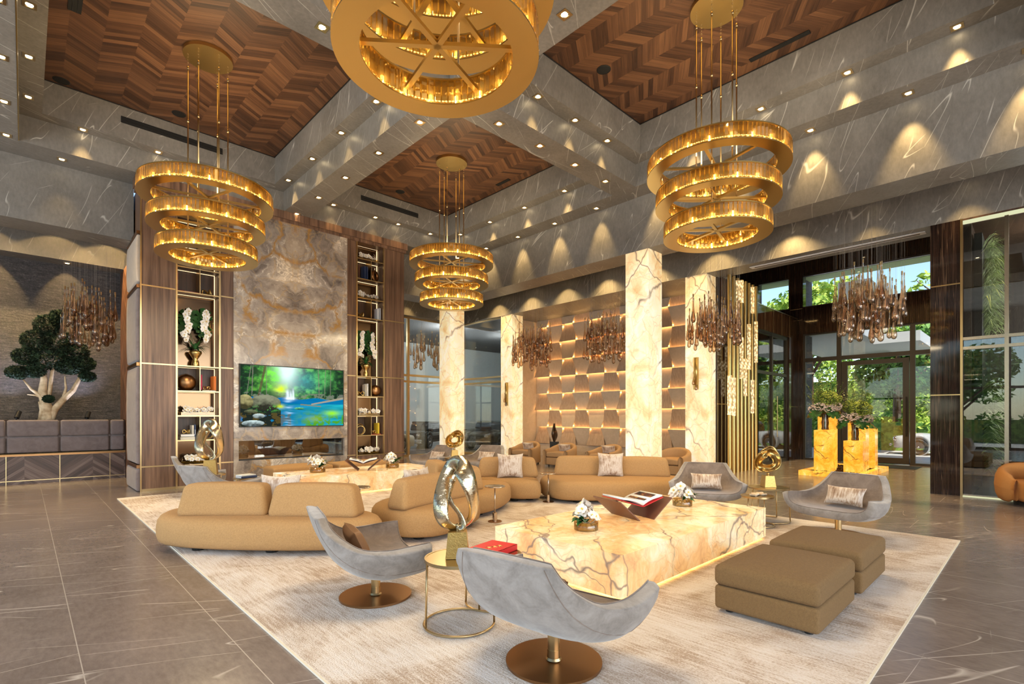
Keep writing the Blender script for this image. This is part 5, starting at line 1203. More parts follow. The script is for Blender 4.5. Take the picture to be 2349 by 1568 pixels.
book('pink book standing right of the divider, left bookcase', P_(LC + .06, 3), .38, .2, .03, M['pink'], 0, True, BG); book('orange book standing at the right end, left bookcase', P_(LC + .32, 3), .36, .2, .055, M['orange'], .1, True, BG)
book('cream book lying with dark letters, left bookcase', P_(LC + .20, 3), .32, .2, .035, M['cream'], 0, False, BG, None); small_knot('gold_knot', 'gold knot on the cream book in the left bookcase', (LC + .20, YS, SZ[3] + .042), .045)
book('red book lying flat near the top of the left bookcase', P_(LC - .16, 5), .42, .2, .04, M['rust'], 0, False, BG, ('CARTAGENA', .032)); book('pink red book standing at the left end near the top, left bookcase', P_(LC - .41, 5), .42, .2, .03, M['pink'], 0, True, BG, ('FLORA', .03))
small_knot('gold_knot', 'gold knot near the top of the left bookcase', P_(LC + .22, 5, YS), .07)
ring_orn('gold double ring above the lowest flowers, right bookcase', P_(RCX - .24, 1, YS), .15)
book('yellow book standing at the right end, right bookcase', P_(RCX + .28, 1), .34, .2, .05, M['yellow'], .1, True, BG); book('cream book standing by the divider low in the right bookcase', P_(RCX + .045, 1), .36, .2, .03, M['cream'], 0, True, BG); book('rust book lying low in the right bookcase', P_(RCX + .20, 1), .36, .2, .03, M['rust'], 0, False, BG)
small_knot('gold_knot', 'gold knot on the rust book, right bookcase', (RCX + .17, YS, SZ[1] + .037), .05)
sphere_vase('ribbed bronze sphere in the right bookcase', P_(RCX + .22, 3, YS), .17)
book('orange book at the left end, right bookcase', P_(RCX - .39, 3), .38, .2, .03, M['orange'], 0, True, BG); book('white book standing left of the divider, right bookcase', P_(RCX - .06, 3), .36, .2, .04, M['white'], 0, True, BG); book('pale book standing beside the white one, right bookcase', P_(RCX - .11, 3), .34, .2, .035, M['cream'], 0, True, BG)
small_knot('gold_knot', 'gold knot between books in the right bookcase', P_(RCX - .24, 3, YS), .07)
small_knot('gold_knot', 'gold knot on the shelf above the tall vase, right bookcase', P_(RCX - .22, 5, YS), .08)
book('red brown book standing right of the divider above the tall vase, right bookcase', P_(RCX + .05, 5), .42, .2, .035, M['rust'], 0, True, BG); book('white book leaning above the tall vase, right bookcase', P_(RCX + .26, 5), .34, .2, .05, M['white'], 0, True, BG); book('grey book beside the leaning white one, right bookcase', P_(RCX + .33, 5), .36, .2, .04, M['vent'], 0, True, BG); book('pale book lying flat above the tall vase, right bookcase', P_(RCX + .14, 5), .16, .2, .03, M['cream'], 0, False, BG)
torus_vase('bronze ring shaped vase near the top of the right bookcase', P_(RCX + .22, 7, YS))
for k, (dx, mt, l) in enumerate(((-.40, 'navy', 'dark blue book at the left end'), (-.33, 'brown', 'brown book second from the left'), (-.14, 'navy', 'navy book with pale blocks'), (-.07, 'navy', 'dark book beside the divider'))):
    book(l + ' on the shelf with the ring vase, right bookcase', (RCX + dx, YS - .08, SZ[7] + (.006 if k < 1 else .042)), .36, .2, .045, M[mt], .05 * k, True, BG)
book('pale book lying under the dark ones, right bookcase', (RCX - .16, YS - .09, SZ[7] + .006), .34, .22, .032, M['cream'], 0, False, BG)
def monstera(b, c, nrm, s_, rr):
    q = Vector(nrm).to_track_quat('Z', 'Y').to_matrix().to_4x4(); Mx = Matrix.Translation(c) @ q @ Matrix.Rotation(rr.uniform(-.6, .6), 4, 'Z')
    pts = [(0, -.25 * s_, 0)]; n = 44
    for i in range(n):
        a = -PI / 2 + 2 * PI * (i + .5) / n; r_ = s_ * (.5 + .12 * math.cos(a * 1 - PI / 2)); notch = .48 if (i % 5 == 2 and 4 < i < 40) else 1.0
        pts.append((r_ * notch * math.cos(a) * .9, r_ * notch * math.sin(a) * 1.05, -.10 * s_ * abs(math.cos(a)) * notch))
    b.add([(0, 0, 0)] + pts[1:], [(0, i + 1, (i + 1) % n + 1) for i in range(n) if i != n - 1] , Mx)
def tall_vase(label, x, seed, s_=1.0):
    rr = random.Random(seed); t = thing('orchid_vase', label, 'flowers', (x, YS, SZ[4] + .006), 0, 'tall orchid and monstera vases'); t.scale = (s_,) * 3
    b = MB(); b.lathe([(.075, 0), (.08, .01), (.07, .12), (.045, .17), (.09, .24), (.13, .31), (.12, .36), (.11, .36), (.12, .31), (.08, .24), (.03, .17)], 28, close=False); b.build('gold_vase', M['gold'], t, smooth=True)
    for (cx, cz, s2) in ((-.22, 1.12, .48), (.22, 1.14, .50), (-.30, .86, .42), (.30, .80, .44), (.02, .98, .36)):
        b = MB(); monstera(b, (cx * .72, .08, cz), (cx * .3, -1, .25), s2 * .84, rr); b.build('monstera_leaf', M['leaf'], t, smooth=True)
    b = MB()
    for k in range(26):
        a = rr.uniform(0, 2 * PI); L_ = rr.uniform(.20, .34); leaf_strip(b, (.02 * math.cos(a), .02 * math.sin(a), .40), (L_ * math.cos(a), min(.16, .5 * L_ * math.sin(a)), .45 + rr.uniform(-.18, .20)), .05, .5)
    b.build('fern_leaves', M['leaf'], t, smooth=True)
    for sg in (-1, 1):
        b = MB(); b.tube([(0, 0, .35), (sg * .10, -.06, .7), (sg * .22, -.08, 1.0), (sg * (.16), -.08, 1.28)], .004, 5); b.build('orchid_stem', M['leaf'], t)
        for k in range(26): u = k / 25; blossom(t, (sg * (.20 - .04 * u + .02 * math.sin(9 * u)) + rr.uniform(-.05, .05) * (1.1 - u * .5), -.10 + rr.uniform(-.03, .03), .58 + .68 * u), (rr.uniform(-.5, .5), -1, rr.uniform(-.3, .3)), rr.uniform(1.3, 1.75))
    b = MB()
    for k in range(40): z = rr.uniform(.65, 1.2); b.lathe([(0, -.012), (.012, 0), (0, .012)], 5, x=.32 + rr.uniform(-.05, .05) - .1 * (k % 2) - (.22 if k % 4 == 0 else 0), y=-.04, z=z, close=False)
    b.build('green_buds', M['hyd'], t)
tall_vase('gold vase of white orchids and monstera leaves in the left bookcase', LC - .03, 31)
tall_vase('gold vase of white orchids and monstera leaves in the right bookcase', RCX - .06, 32, .98)
# ================================================================== NICHE BENCH PLANTER AND JUNIPER
t = thing('planter_bench', 'low planter faced with chevron walnut and grey padded panels before the stone niche', 'planter', (0, 16.72, 0))
b = MB(); b.box(-8, 1.92, 0, .95, .0, .66); b.build('timber_base', M['chev_b'], t)
b = MB(); b.box(-8, 1.92, .06, .95, .74, 1.50); b.build('planter_box', M['padl'], t)
b = MB(); b.box(-8, 1.92, -.03, .1, .66, .70); b.build('seat_rail', M['bronze'], t); b = MB(); b.box(-8, 1.92, .0, .03, .70, .715); b.build('rail_piping', M['tan'], t)
b = MB(); b.box(-8, 1.92, .08, .95, 1.505, 1.52); b.build('soil', M['soil'], t)
b = MB(); b.box(-8, 1.92, -.008, 0, .07, .085); [b.box(x - .006, x + .006, -.008, 0, .0, .66) for x in (-.31, .63, 1.60)]; b.build('gold_inlay', M['brass'], t)
xs = [-5, -4.05, -3.1, -2.15, -1.25, -.31, .63, 1.60, 1.91]
for i in range(len(xs) - 1):
    for z0, z1 in ((.74, 1.11), (1.13, 1.52)):
        b = MB(); b.rbox(xs[i + 1] - xs[i] - .03, .12, z1 - z0, .045, m=3, M=TR((xs[i] + xs[i + 1]) / 2, .03, (z0 + z1) / 2)); b.build('padded_panel', M['padl'], t, smooth=True)
for (x, l) in ((.16, 'small black uplight left of the juniper trunk'), (1.45, 'small black uplight right of the juniper trunk')):
    q = thing('uplight', l, 'spotlight', (x - .3, 16.95, 1.52)); b = MB(); b.cyl(0, 0, .02, .20, .05, 14, M=TR(0, 0, .03, rx=-.5, ry=.3)); b.build('head', M['black'], q); b = MB(); b.cyl(0, 0, 0, .06, .015, 8); b.build('stake', M['black'], q)
    lamp('uplight_beam', 'SPOT', (x - .3, 17.0, 1.75), 90, (.62, .70, 1.0), (D2R(160), D2R(-8), 0), spot_size=D2R(95), spot_blend=.8)
t = thing('juniper_tree', 'bonsai style juniper with a bleached split trunk in the planter', 'tree', (.40, 17.15, 1.52)); b = MB()
def limb(pts, r0, r1): n = len(pts); b.tube(pts, [r0 + (r1 - r0) * i / (n - 1) for i in range(n)], 9)
limb([(0, 0, -.05), (.02, .02, .18), (-.02, 0, .4), (-.08, 0, .7), (-.05, .02, 1.0), (-.10, 0, 1.4)], .15, .05); limb([(.06, 0, 0), (.14, 0, .25), (.30, -.02, .5), (.50, 0, .75), (.62, 0, 1.05), (.66, .02, 1.3)], .10, .03)
limb([(-.02, 0, .35), (-.12, -.04, .6), (-.28, 0, .75), (-.42, .02, .98)], .06, .015); limb([(0, 0, .4), (.06, .02, .75), (.10, 0, 1.2), (.2, .03, 1.6)], .06, .025); limb([(-.1, 0, 0), (-.09, -.02, .25), (-.14, 0, .45)], .07, .02)
limb([(.30, 0, .5), (.36, 0, .8), (.34, 0, 1.1)], .04, .015); limb([(-.08, 0, .55), (-.2, -.04, .6), (-.35, 0, .62)], .03, .01); b.build('trunk', M['trunk'], t, smooth=True)
def tufts(centres, n, size, seed, blob=1.0):
    rr = random.Random(seed); b = MB()
    for (cx, cy, cz, rx, ry, rz_) in centres:
        for _ in range(n):
            v = Vector((rr.gauss(0, 1), rr.gauss(0, 1), rr.gauss(0, 1))).normalized() * rr.uniform(.55, 1) ** .5
            p = Vector((cx + v.x * rx, cy + v.y * ry, cz + v.z * rz_)); s_ = size * rr.uniform(.6, 1.3)
            a = Vector((rr.gauss(0, 1), rr.gauss(0, 1), rr.gauss(0, .7))).normalized(); c = a.cross(Vector((rr.gauss(0, 1), rr.gauss(0, 1), rr.gauss(0, 1)))).normalized()
            b.add([tuple(p - a * s_ - c * s_ * .1), tuple(p - c * s_ * .5), tuple(p + a * s_), tuple(p + c * s_ * .5)], [(0, 1, 2, 3)])
    return b
cs = [(-.02, 0, 2.35, .30, .3, .30), (.22, 0, 2.55, .22, .25, .25), (-.25, 0, 1.95, .34, .3, .30), (.20, 0, 1.95, .40, .34, .36), (.55, 0, 1.75, .36, .3, .30), (-.45, 0, 1.55, .30, .26, .24), (-.62, 0, 1.15, .26, .25, .18), (.02, 0, 1.5, .42, .34, .28), (.75, 0, 1.45, .30, .26, .22), (.45, 0, 1.35, .34, .28, .22), (-.3, 0, 1.18, .26, .24, .16), (.85, 0, 1.12, .2, .2, .15), (.0, -.1, .52, .12, .1, .1)]
o = tufts([(c[0] * .88 + .03,) + c[1:3] + tuple(q * .92 for q in c[3:]) for c in cs], 1500, .034, 3).build('foliage', M['juniper'], t)
# ================================================================== FAR SEATING, ENTRANCE GROUP, CAR ROOM, GARDEN
def barrel_chair(label, loc, rz, mat='tan2', s_=1.0):
    t = thing('barrel_armchair', label, 'armchair', loc, rz, 'tan barrel armchairs by the tile wall'); t.scale = (s_,) * 3
    rows = []; n = 28                # U-shaped arm-and-back wall, open to +Y
    for i in range(n + 1):
        u = i / n; a = D2R(-215 + 250 * u) ; x = .41 * math.cos(a + 0) ; y = .38 * math.sin(a)
        if i < 4: x, y = -.41 + .0 * i, .34 - .10 * i
        if i > n - 4: x, y = .41, .34 - .10 * (n - i)
        h = .50 + .20 * math.sin(PI * u) ** 1.4; d = Vector((x, y * 1.05)).normalized() * .065 if 3 < i < n - 3 else Vector((.065 if x > 0 else -.065, 0))
        pr = []
        for (o_, z) in ((-1, .06), (-1, h - .05), (-.6, h - .005), (0, h + .012), (.6, h - .005), (1, h - .05), (1, .06)): pr.append((x + d.x * o_, y + d.y * o_, z))
        rows.append(pr)
    b = MB(); b.grid(rows, closed_u=False); b.f += [tuple(range(7))[::-1], tuple(n * 7 + k for k in range(7))]; b.mi += [0, 0]; b.build('arm_and_back', M[mat], t, smooth=True)
    b = MB(); b.rbox(.70, .66, .22, .02, M=TR(0, .0, .17)); b.build('front_rail', M[mat], t, smooth=True)
    b = MB(); b.rbox(.69, .64, .15, .05, lambda x, y, z: (x, y, z + .02 * (1 - (x / .35) ** 2) * (z > 0)), M=TR(0, .03, .365)); b.build('seat_cushion', M[mat], t, smooth=True)
    for i in (-1, 1):
        for j in (-1, 1): b = MB(); b.cyl(i * .3, j * .25, 0, .065, .022, 10); b.build('foot', M['black'], t)
    return t
bc = barrel_chair('tan barrel armchair furthest left, beside the narrow onyx pillar', (12.35, 12.15, 0), D2R(96), s_=1.05); bc_kids = None
for (x, y, a, l) in ((12.45, 10.65, 92, 'tan barrel armchair second from the left, angled beside the grey cube table'), (12.75, 9.15, 84, 'tan barrel armchair behind the pillow of the long sofa'), (12.75, 6.95, 90, 'tan barrel armchair half hidden right of the near onyx pillar')):
    dup(bc, (x, y, 0), D2R(a), l)
for (x, y, l) in ((12.45, 12.15, 'small velvet pillow in the leftmost barrel armchair'), (12.6, 10.65, 'small velvet pillow in the barrel armchair by the cube table'), (12.9, 9.15, 'velvet pillow in the barrel armchair behind the long sofa')): pillow('l', l, (x, y, .59), D2R(92), -.3)
for (x, y, l) in ((12.95, 11.40, 'grey cube table between the two leftmost barrel armchairs'), (13.1, 8.15, 'grey cube table beside the near onyx pillar')):
    t = thing('cube_table', l, 'side table', (x, y, 0), 0, 'grey cube tables'); b = MB(); b.rbox(.45, .45, .44, .01, M=TR(z=.25)); b.build('body', M['plaster'], t); b = MB(); b.box(-.2, .2, -.2, .2, 0, .03); b.build('recessed_plinth', M['black'], t)
for (x, y, l) in ((12.95, 11.40, 'tall dark twisted sculpture on a black block between the barrel armchairs'), (13.1, 8.15, 'dark twisted sculpture mostly hidden by the near onyx pillar')):
    t = thing('torso_sculpture', l, 'sculpture', (x, y, .47), .4, 'dark sculptures on the cube tables'); b = MB(); b.box(-.12, .12, -.12, .12, 0, .28); b.build('plinth', M['black'], t)
    M.setdefault('dsculpt', base('dark_polished_bronze', (.10, .07, .05), .18, .9)); rows = []
    for i in range(24):
        u = i / 23; a0 = 2.4 * u; wr = .045 + .13 * math.sin(PI * min(1, u * .95 + .05)) ** .8 * (.6 + .4 * math.sin(5 * u))
        rows.append([(wr * math.cos(a) * 1.1 + .03 * math.sin(6 * u), .45 * wr * math.sin(a) * (1 + .4 * math.cos(2 * a + 3 * u)), .28 + .62 * u) for a in [a0 + 2 * PI * k / 14 for k in range(14)]])
    b = MB(); b.grid([list(c) for c in zip(*rows)], closed_u=True); b.f.append(tuple(range(23, 24 * 14, 24))); b.mi.append(0); b.build('twisted_form', M['dsculpt'], t, smooth=True)
t = thing('console_bench', 'low dark console between two barrel armchairs', 'console', (13.6, 9.95, 0)); b = MB(); b.box(-.25, .25, -.45, .45, .36, .42); b.build('top', M['walnut_d'], t)
for sg in (-1, 1): b = MB(); b.box(-.22, .22, sg * .42 - .02, sg * .42 + .02, 0, .36); b.build('side_panel', M['walnut_d'], t)
# saddle lounge chair at the right edge
t = thing('lounge_chair', 'rounded saddle brown lounge chair cut by the right edge of the photo', 'armchair', (13.15, -.02, 0), D2R(118)); rows = []; n = 30
for i in range(n + 1):
    u = i / n; a = D2R(-208 + 236 * u); x = .52 * math.cos(a); y = .46 * math.sin(a); h = .50 + .24 * math.sin(PI * u) ** .8; d = Vector((x, y)).normalized(); k = .11 * (1 if 1 < i < n - 1 else .55)
    rows.append([(x + d.x * k * math.cos(q), y + d.y * k * math.cos(q), .06 + (h - .06) * (.5 + .5 * math.sin(q) * (1 if 1 < i < n - 1 else .85))) for q in [2 * PI * m_ / 12 for m_ in range(12)]])
b = MB(); b.grid([r_ + [r_[0]] for r_ in rows]); b.f += [tuple(range(12))[::-1], tuple(n * 13 + k for k in range(12))]; b.mi += [0, 0]; b.build('wrapping_back', M['saddle'], t, smooth=True)
b = MB(); b.rbox(.88, .84, .34, .10, lambda x, y, z: (x, y, z + .03 * (1 - (x / .44) ** 2) * (z > 0)), m=5, M=TR(0, .06, .25)); b.build('seat', M['saddle'], t, smooth=True)
b = MB(); b.cyl(0, 0, 0, .07, .36, 32); b.build('swivel_base', M['black'], t)
pillow('l', 'striated velvet pillow in the rounded lounge chair at the right edge', (13.2, -.04, .55), D2R(118), .3)
# ---- onyx pedestals with bouquets before the entrance doors
t = thing('onyx_planter_base', 'low glowing onyx tray filled with dark bark before the entrance doors', 'planter', (16.9, 3.85, 0)); sx, sy = 1.55, .75
b = MB(); [b.box(*q, .0, .13) for q in ((-sx, sx, -sy, -sy + .16), (-sx, sx, sy - .16, sy), (-sx, -sx + .16, -sy + .16, sy - .16), (sx - .16, sx, -sy + .16, sy - .16))]; b.build('onyx_rim', M['onyx_p'], t)
rr = random.Random(8); b = MB(); b.box(-sx + .16, sx - .16, -sy + .16, sy - .16, 0, .08)
for _ in range(420): x, y = rr.uniform(-sx + .2, sx - .2), rr.uniform(-sy + .2, sy - .2); b.rbox(rr.uniform(.04, .10), rr.uniform(.03, .06), .03, .008, n=1, m=1, M=TR(x, y, .09 + rr.uniform(0, .02), rx=rr.uniform(-.4, .4), rz=rr.uniform(0, 3)))
o = b.build('bark_mulch', M['soil'], t); o['kind'] = 'stuff'
PED = [(16.0, 4.12, .44, 1.23, 'glowing onyx pedestal at the left front under a bouquet'), (16.75, 4.25, .40, 1.60, 'tall glowing onyx pedestal behind the left one'), (16.15, 3.45, .44, .95, 'short glowing onyx pedestal in front under a bouquet'),
       (17.0, 3.55, .42, 1.52, 'tall glowing onyx pedestal behind the short one'), (17.75, 3.45, .36, 1.25, 'slim glowing onyx pedestal at the right rear')]
for (x, y, s_, h, l) in PED:
    t = thing('onyx_pedestal', l, 'pedestal', (x, y, .08), 0, 'glowing onyx pedestals'); b = MB(); b.box(-s_ / 2, s_ / 2, -s_ / 2, s_ / 2, 0, h - .08); b.build('onyx_body', M['onyx_p'], t)
def bouquet(label, x, y, z, seed):
    rr = random.Random(seed); t = thing('vase_bouquet', label, 'flowers', (x, y, z), 0, 'bouquets in smoked glass vases')
    b = MB(); b.lathe([(0, 0), (.085, 0), (.09, .02), (.078, .1), (.09, .2), (.078, .3), (.085, .42), (.095, .46), (.088, .46), (.08, .42), (.073, .3)], 20, close=False); b.build('glass_vase', M['vaseglass'], t, smooth=True)
    b = MB(); [b.tube([(rr.uniform(-.04, .04), rr.uniform(-.04, .04), .02), (rr.uniform(-.05, .05), rr.uniform(-.05, .05), .5)], .006, 5) for _ in range(9)]; b.build('stems', M['leaf'], t)
    for k in range(7):
        a = 2 * PI * k / 7 + seed; c = (.27 * math.cos(a), .27 * math.sin(a), .58 + .06 * (k % 2)); b = MB()
        for _ in range(70): v = Vector((rr.gauss(0, 1), rr.gauss(0, 1), rr.gauss(0, 1))).normalized() * .13; b.lathe([(0, -.014), (.036, 0), (0, .014)], 5, x=c[0] + v.x, y=c[1] + v.y, z=c[2] + v.z * .8, close=False)
        b.build('blush_hydrangea' if k % 7 not in (2, 5) else 'rose', M['petalp'], t, smooth=True)
    for (cx, cy, cz, r_) in ((-.16, -.14, .86, .24), (.12, .14, .92, .20), (.16, -.18, .84, .19)):
        b = MB()
        for _ in range(260): v = Vector((rr.gauss(0, 1), rr.gauss(0, 1), rr.gauss(0, 1))).normalized() * r_ * rr.uniform(.85, 1.05); b.lathe([(0, -.010), (.022, 0), (0, .012)], 4, x=cx + v.x, y=cy + v.y, z=cz + v.z * .85, close=False)
        b.build('green_hydrangea', M['hyd'], t)
    b = MB()
    for _ in range(80):
        a = rr.uniform(0, 2 * PI); L_ = rr.uniform(.12, .5); h = rr.uniform(.9, 1.65) - L_ * .7; p0 = Vector((.05 * math.cos(a), .05 * math.sin(a), .5)); p1 = Vector((L_ * math.cos(a), L_ * math.sin(a), h)); b.tube([tuple(p0), tuple((p0 + p1) / 2), tuple(p1)], .003, 4)
        for q in range(9): u = .45 + .55 * q / 8; p = p0 + (p1 - p0) * u; s_ = .045; d = Vector((rr.uniform(-1, 1), rr.uniform(-1, 1), rr.uniform(-.2, .5))).normalized() * s_; leaf_strip(b, tuple(p), tuple(p + d * 1.3), .04, .1, 2)
    b.build('eucalyptus', foliage('eucalyptus', (.06, .12, .03), (.22, .26, .08)) if 'euc' not in M else M['euc'], t)
    for k in range(5): a = 2 * PI * k / 5 + seed * 2; b = MB(); monstera(b, (.40 * math.cos(a), .40 * math.sin(a), .45), (math.cos(a) * .7, math.sin(a) * .7, .5), .40, rr); b.build('monstera_leaf', M['leaf'], t, smooth=True)
bouquet('left bouquet of hydrangeas and eucalyptus in a smoked glass vase', 16.0, 4.12, 1.235, 2)
bouquet('right bouquet of green and blush hydrangeas in a smoked glass vase', 16.15, 3.45, .955, 5)
t = thing('door_mat', 'dark door mat inside the entrance door', 'door mat', (19.9, 3.6, 0)); b = MB(); b.box(-.6, .6, -1.0, 1.0, .001, .012); b.build('mat', M['black'], t); b = MB(); b.box(-.62, .62, -1.02, 1.02, .0005, .006); b.build('edge', M['dmetal'], t)
# ---- classic cars behind the glass
def classic_car(label, loc, rz, paint):
    t = thing('classic_car', label, 'car', loc, rz, 'classic cars in the glazed room'); L_ = 4.4
    def sec(x):      # body profile: half width, bottom, beltline, roof
        u = (x + 2.2) / L_; w_ = .80 * (1 - abs(2 * u - 1) ** 4 * .35); belt = .72 + .10 * math.sin(PI * u) + .10 * math.exp(-((x + 1.35) / .55) ** 2) + .10 * math.exp(-((x - 1.35) / .55) ** 2); return w_, .28, belt
    rows = []
    for i in range(33):
        x = -2.2 + L_ * i / 32; w_, zb, zt = sec(x); e = 1 if 0 < i < 32 else .55; w_ *= e
        rows.append([(x, -w_ * .9, zb), (x, -w_, .45), (x, -w_ * .97, zt * .88), (x, -w_ * .7, zt * 1.0), (x, 0, zt * 1.04), (x, w_ * .7, zt), (x, w_ * .97, zt * .88), (x, w_, .45), (x, w_ * .9, zb)])
    b = MB(); b.grid(rows); b.f += [tuple(range(9)), tuple(32 * 9 + k for k in range(9))[::-1]]; b.mi += [0, 0]; b.build('body', paint, t, smooth=True)
    b = MB()
    for sg in (-1, 1):
        for xw in (-1.35, 1.35): b.lathe([(.30, -.10), (.44, -.12), (.44, .12), (.36, .10)], 24, M=TR(xw, sg * .72, .42, rx=PI / 2))
    b.build('fender', paint, t, smooth=True)
    b = MB(); b.rbox(1.7, 1.25, .48, .16, lambda x, y, z: (x * (1 - .3 * (z + .24)), y * (1 - .25 * (z + .24)), z), M=TR(-.25, 0, 1.05)); b.build('greenhouse', base('car_window', (.03, .035, .04), .05), t, smooth=True)
    b = MB(); b.rbox(1.25, 1.1, .10, .05, M=TR(-.25, 0, 1.29)); b.build('roof', paint, t, smooth=True)
    for sg in (-1, 1):
        for xw in (-1.35, 1.35):
            b = MB(); b.lathe([(.21, -.07), (.31, -.08), (.335, -.05), (.335, .05), (.31, .08), (.21, .07)], 32, M=TR(xw, sg * .78, .335, rx=PI / 2)); wh = b.build('tyre', M['black'], t, smooth=True)
            b = MB(); b.lathe([(.20, -.02), (.215, -.075), (.22, .075), (.20, .02)], 28, M=TR(xw, sg * .78, .335, rx=PI / 2)); b.lathe([(0, -.09), (.04, -.09), (.05, 0), (.04, .09), (0, .09)], 12, M=TR(xw, sg * .78, .335, rx=PI / 2), close=False)
            for k in range(24): a = 2 * PI * k / 24; b.tube([(xw + .045 * math.cos(a), sg * .80, .335 + .045 * math.sin(a)), (xw + .205 * math.cos(a + .2), sg * .80, .335 + .205 * math.sin(a + .2))], .003, 4)
            b.build('wire_wheel', M['chrome'], t, smooth=True)
        b = MB(); b.lathe([(0, .09), (.09, .07), (.11, 0), (.10, -.03)], 20, M=TR(2.12, sg * .5, .66, ry=PI / 2), close=False); b.build('headlamp', M['chrome'], t, smooth=True)
    for xb in (-2.28, 2.28): b = MB(); b.rbox(.08, 1.5, .10, .03, M=TR(xb, 0, .42)); b.build('bumper', M['chrome'], t, smooth=True)
    b = MB(); b.rbox(.06, .6, .26, .03, M=TR(2.17, 0, .55)); b.build('grille', M['chrome'], t)
    return t
cream = base('cream_car_paint', (.55, .50, .40), .15); dark = base('black_car_paint', (.01, .012, .012), .08)
classic_car('cream classic car with a wire wheel behind the left glass', (10.6, 20.2, 0), D2R(172), cream)
classic_car('dark classic car just behind the far onyx pillar', (15.4, 22.8, 0), D2R(215), dark)
classic_car('dark classic car facing the lobby between the two far onyx pillars', (17.2, 19.2, 0), D2R(205), dark)
classic_car('dark classic car at the back of the car room', (20.4, 23.4, 0), D2R(200), dark)
for (x, y) in ((10, 21), (15, 20), (19, 20)): lamp('car_room_fill', 'POINT', (x, y, 5.3), 420, (.95, .98, 1.0), shadow_soft_size=.01)  # bare points added to brighten the car room, which shows no fixtures
# ---- shop behind the glass: living wall, table with an arched picture
rr = random.Random(11); t = thing('living_wall', 'tall strip of hanging ferns and grasses behind the tinted shop glass', 'plants', (14.6, .80, 0)); 
b = MB(); b.box(-.75, .75, .0, .12, .2, 5.3); b.build('back_board', M['black'], t)
b = MB()
for q_ in range(1300):
    x, z = rr.gauss(0, .32), (rr.uniform(3.3, 5.1) if q_ < 800 else rr.uniform(.4, 2.2)); L_ = rr.uniform(.2, .45) if z > 3.2 else rr.uniform(.1, .22); a = rr.gauss(0, 1)
    leaf_strip(b, (x, 0, z), (x + L_ * a * .9, -rr.uniform(.12, .4), z - L_ * rr.uniform(-.9, .9)), .02 if z > 3.2 else .05, .7, 4)
o = b.build('fern_fronds', foliage('fern', (.16, .24, .06), (.55, .62, .28)), t); o['kind'] = 'stuff'
t = thing('shop_table', 'pale shop display table behind the tinted glass', 'table', (15.3, -.35, 0)); b = MB(); b.box(-.5, .5, -.5, .5, .72, .77); b.build('top', M['cream'], t)
for i in (-1, 1):
    for j in (-1, 1): b = MB(); b.box(i * .45 - .03, i * .45 + .03, j * .45 - .03, j * .45 + .03, 0, .72); b.build('leg', M['cream'], t)
t = thing('arched_picture', 'small framed arched picture on the shop table behind the tinted glass', 'picture', (15.0, -.10, .77), D2R(80)); b = MB(); b.box(-.25, .25, 0, .03, 0, .52); b.build('frame', M['cream'], t)
b = MB(); b.prism([(.17 * math.cos(a), .17 * math.sin(a) + .28) for a in [PI * q / 16 for q in range(17)]] + [(-.17, .03), (.17, .03)], 0, .008, TR(0, -.001, 0, rx=PI / 2)); b.build('arch', base('grey_arch', (.2, .24, .27), .4), t)
for k in range(4):
    t = thing('taper_candle', 'slim candle on the shop table, %s from the arched picture' % ORD[k], 'candle', (15.25 + .06 * k, -.35 - .07 * k, .77), 0, 'candles in the shop'); b = MB(); b.cyl(0, 0, 0, .02, .04, 12); b.build('holder', M['brass'], t); b = MB(); b.cyl(0, 0, .02, .30 + .05 * (k % 3), .01, 8); b.build('wax', M['cream'], t)
for z in (5.2, 3.4): lamp('shop_fill', 'POINT', (14.7, -.5, z), 160, (1, .95, .85), shadow_soft_size=.15)  # unseen points added to brighten the ferns behind the glass
# ---- garden
def garden_tree(label, x, y, h, r_, mat, seed, n=2600, size=.22, low=.35):
    rr = random.Random(seed); t = thing('garden_tree', label, 'tree', (x, y, 0), 0, 'trees outside')
    b = MB(); b.tube([(0, 0, -.3), (.1, .05, h * .3), (-.1, 0, h * .6), (.1, 0, h * .85)], [.22, .18, .12, .05], 8)
    for k in range(6): a = 2 * PI * k / 6 + seed; b.tube([(0, 0, h * (.3 + .06 * k)), (r_ * .4 * math.cos(a), r_ * .4 * math.sin(a), h * (.5 + .06 * k)), (r_ * .75 * math.cos(a), r_ * .75 * math.sin(a), h * (.6 + .06 * k))], [.09, .06, .02], 6)
    b.build('trunk', M['brown'], t, smooth=True)
    cs = [(rr.uniform(-.6, .6) * r_, rr.uniform(-.6, .6) * r_, h * rr.uniform(low + .15, .9), r_ * .45, r_ * .45, h * .14) for _ in range(9)]
    o = tufts(cs, n // 9, size, seed).build('leaves', M[mat], t)
k = 0
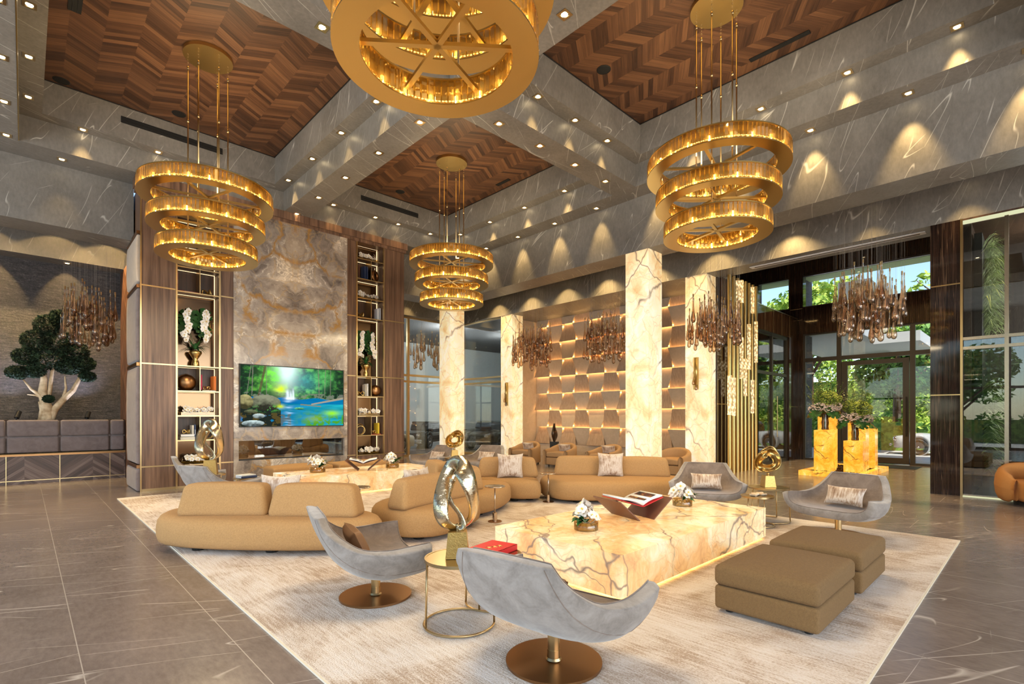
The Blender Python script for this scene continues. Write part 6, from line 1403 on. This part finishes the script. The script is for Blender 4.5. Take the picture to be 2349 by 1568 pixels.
for (x, y, h, r_, mt, l) in ((34, 9.5, 9.5, 3.2, 'tree', 'yellow green tree left of the entrance door glass'), (32, 5.0, 6.5, 2.4, 'tree2', 'dark leaved tree seen through the entrance door'), (38, 2.5, 11, 3.8, 'tree', 'tall bright tree right of the marble block'), (33, -.8, 6.5, 2.4, 'tree2', 'tree seen through the right side light'),
                             (45, 13.5, 12, 4.0, 'tree2', 'tree beyond the stone pillar outside'), (46, -3, 13, 4.5, 'tree', 'broad tree at the far right outside'), (38, 22.5, 10, 3.6, 'tree', 'tree seen through the vestibule glass'), (49, 7.0, 9, 3.0, 'tree', 'light green tree in the middle distance outside'),
                             (-22, 4, 6.5, 3.5, 'tree2', 'tree behind the photographer, left garden'), (-20, 14, 6, 3, 'tree', 'tree behind the photographer, seen in the shop glass'), (-24, -4, 7, 3, 'tree2', 'tree reflected in the tinted shop glass')):
    garden_tree(l, x, y, h, r_, mt, 40 + k); k += 1
hd = thing('hedge', 'tall leafy green screen of trees behind the parked silver car', 'hedge', (42.5, 5, 0)); o = tufts([(rr.uniform(-1, 1), q + rr.uniform(-.5, .5), zz + rr.uniform(-.5, .5), 1.0, 1.2, 1.1) for q in range(-16, 24, 2) for zz in (1.2, 3.2, 4.8)], 300, .17, 79).build('leaves', M['tree'], hd); b = MB(); b.box(.6, 1.0, -17, 24, -.3, 4.2); b.build('branches', M['tree2'], hd)
hd = thing('hedge', 'bright clipped hedge along the forecourt outside the doors', 'hedge', (30.5, 4, 0)); o = tufts([(0, q, .9, .6, 1.0, .9) for q in range(-12, 16, 2)], 420, .14, 77).build('leaves', M['tree'], hd)
b = MB(); b.box(-.4, .4, -13, 15, -.3, 1.3); b.build('branches', M['tree2'], hd)
hd2 = thing('hedge', 'hedge in the garden behind the photographer', 'hedge', (-16, 4, 0)); o = tufts([(0, q, 1.0, .6, 1.0, 1.0) for q in range(-12, 16, 2)], 220, .16, 78).build('leaves', M['tree2'], hd2)
b = MB(); b.box(-.4, .4, -13, 15, -.3, 1.4); b.build('branches', M['tree2'], hd2)
t = thing('marble_block', 'square grey veined marble block above the canopy outside', 'canopy block', (27.0, 5.7, 6.75)); b = MB(); b.box(-.6, .6, -.6, .6, 0, .85); b.build('cladding', M['stone'], t); b = MB(); b.box(-.7, .7, -.7, .7, -1.55, 0); b.build('post', M['plaster'], t)
classic_car('silver car parked outside the entrance doors', (27.5, 2.2, 0), D2R(95), base('silver_car_paint', (.45, .46, .47), .15))

t = thing('rod_sculpture', 'tall slim gold rod sculpture behind the vestibule glass', 'sculpture', (20.1, 6.85, 0)); b = MB(); b.box(-.15, .15, -.15, .15, 0, .05); b.build('foot', M['brass'], t)
for k in range(4): b = MB(); b.tube([(-.09 + .06 * k, .03 * (k % 2), .05), (-.09 + .06 * k, .03 * (k % 2), 2.55 - .12 * k)], .014, 8); b.build('rod', M['brass'], t)
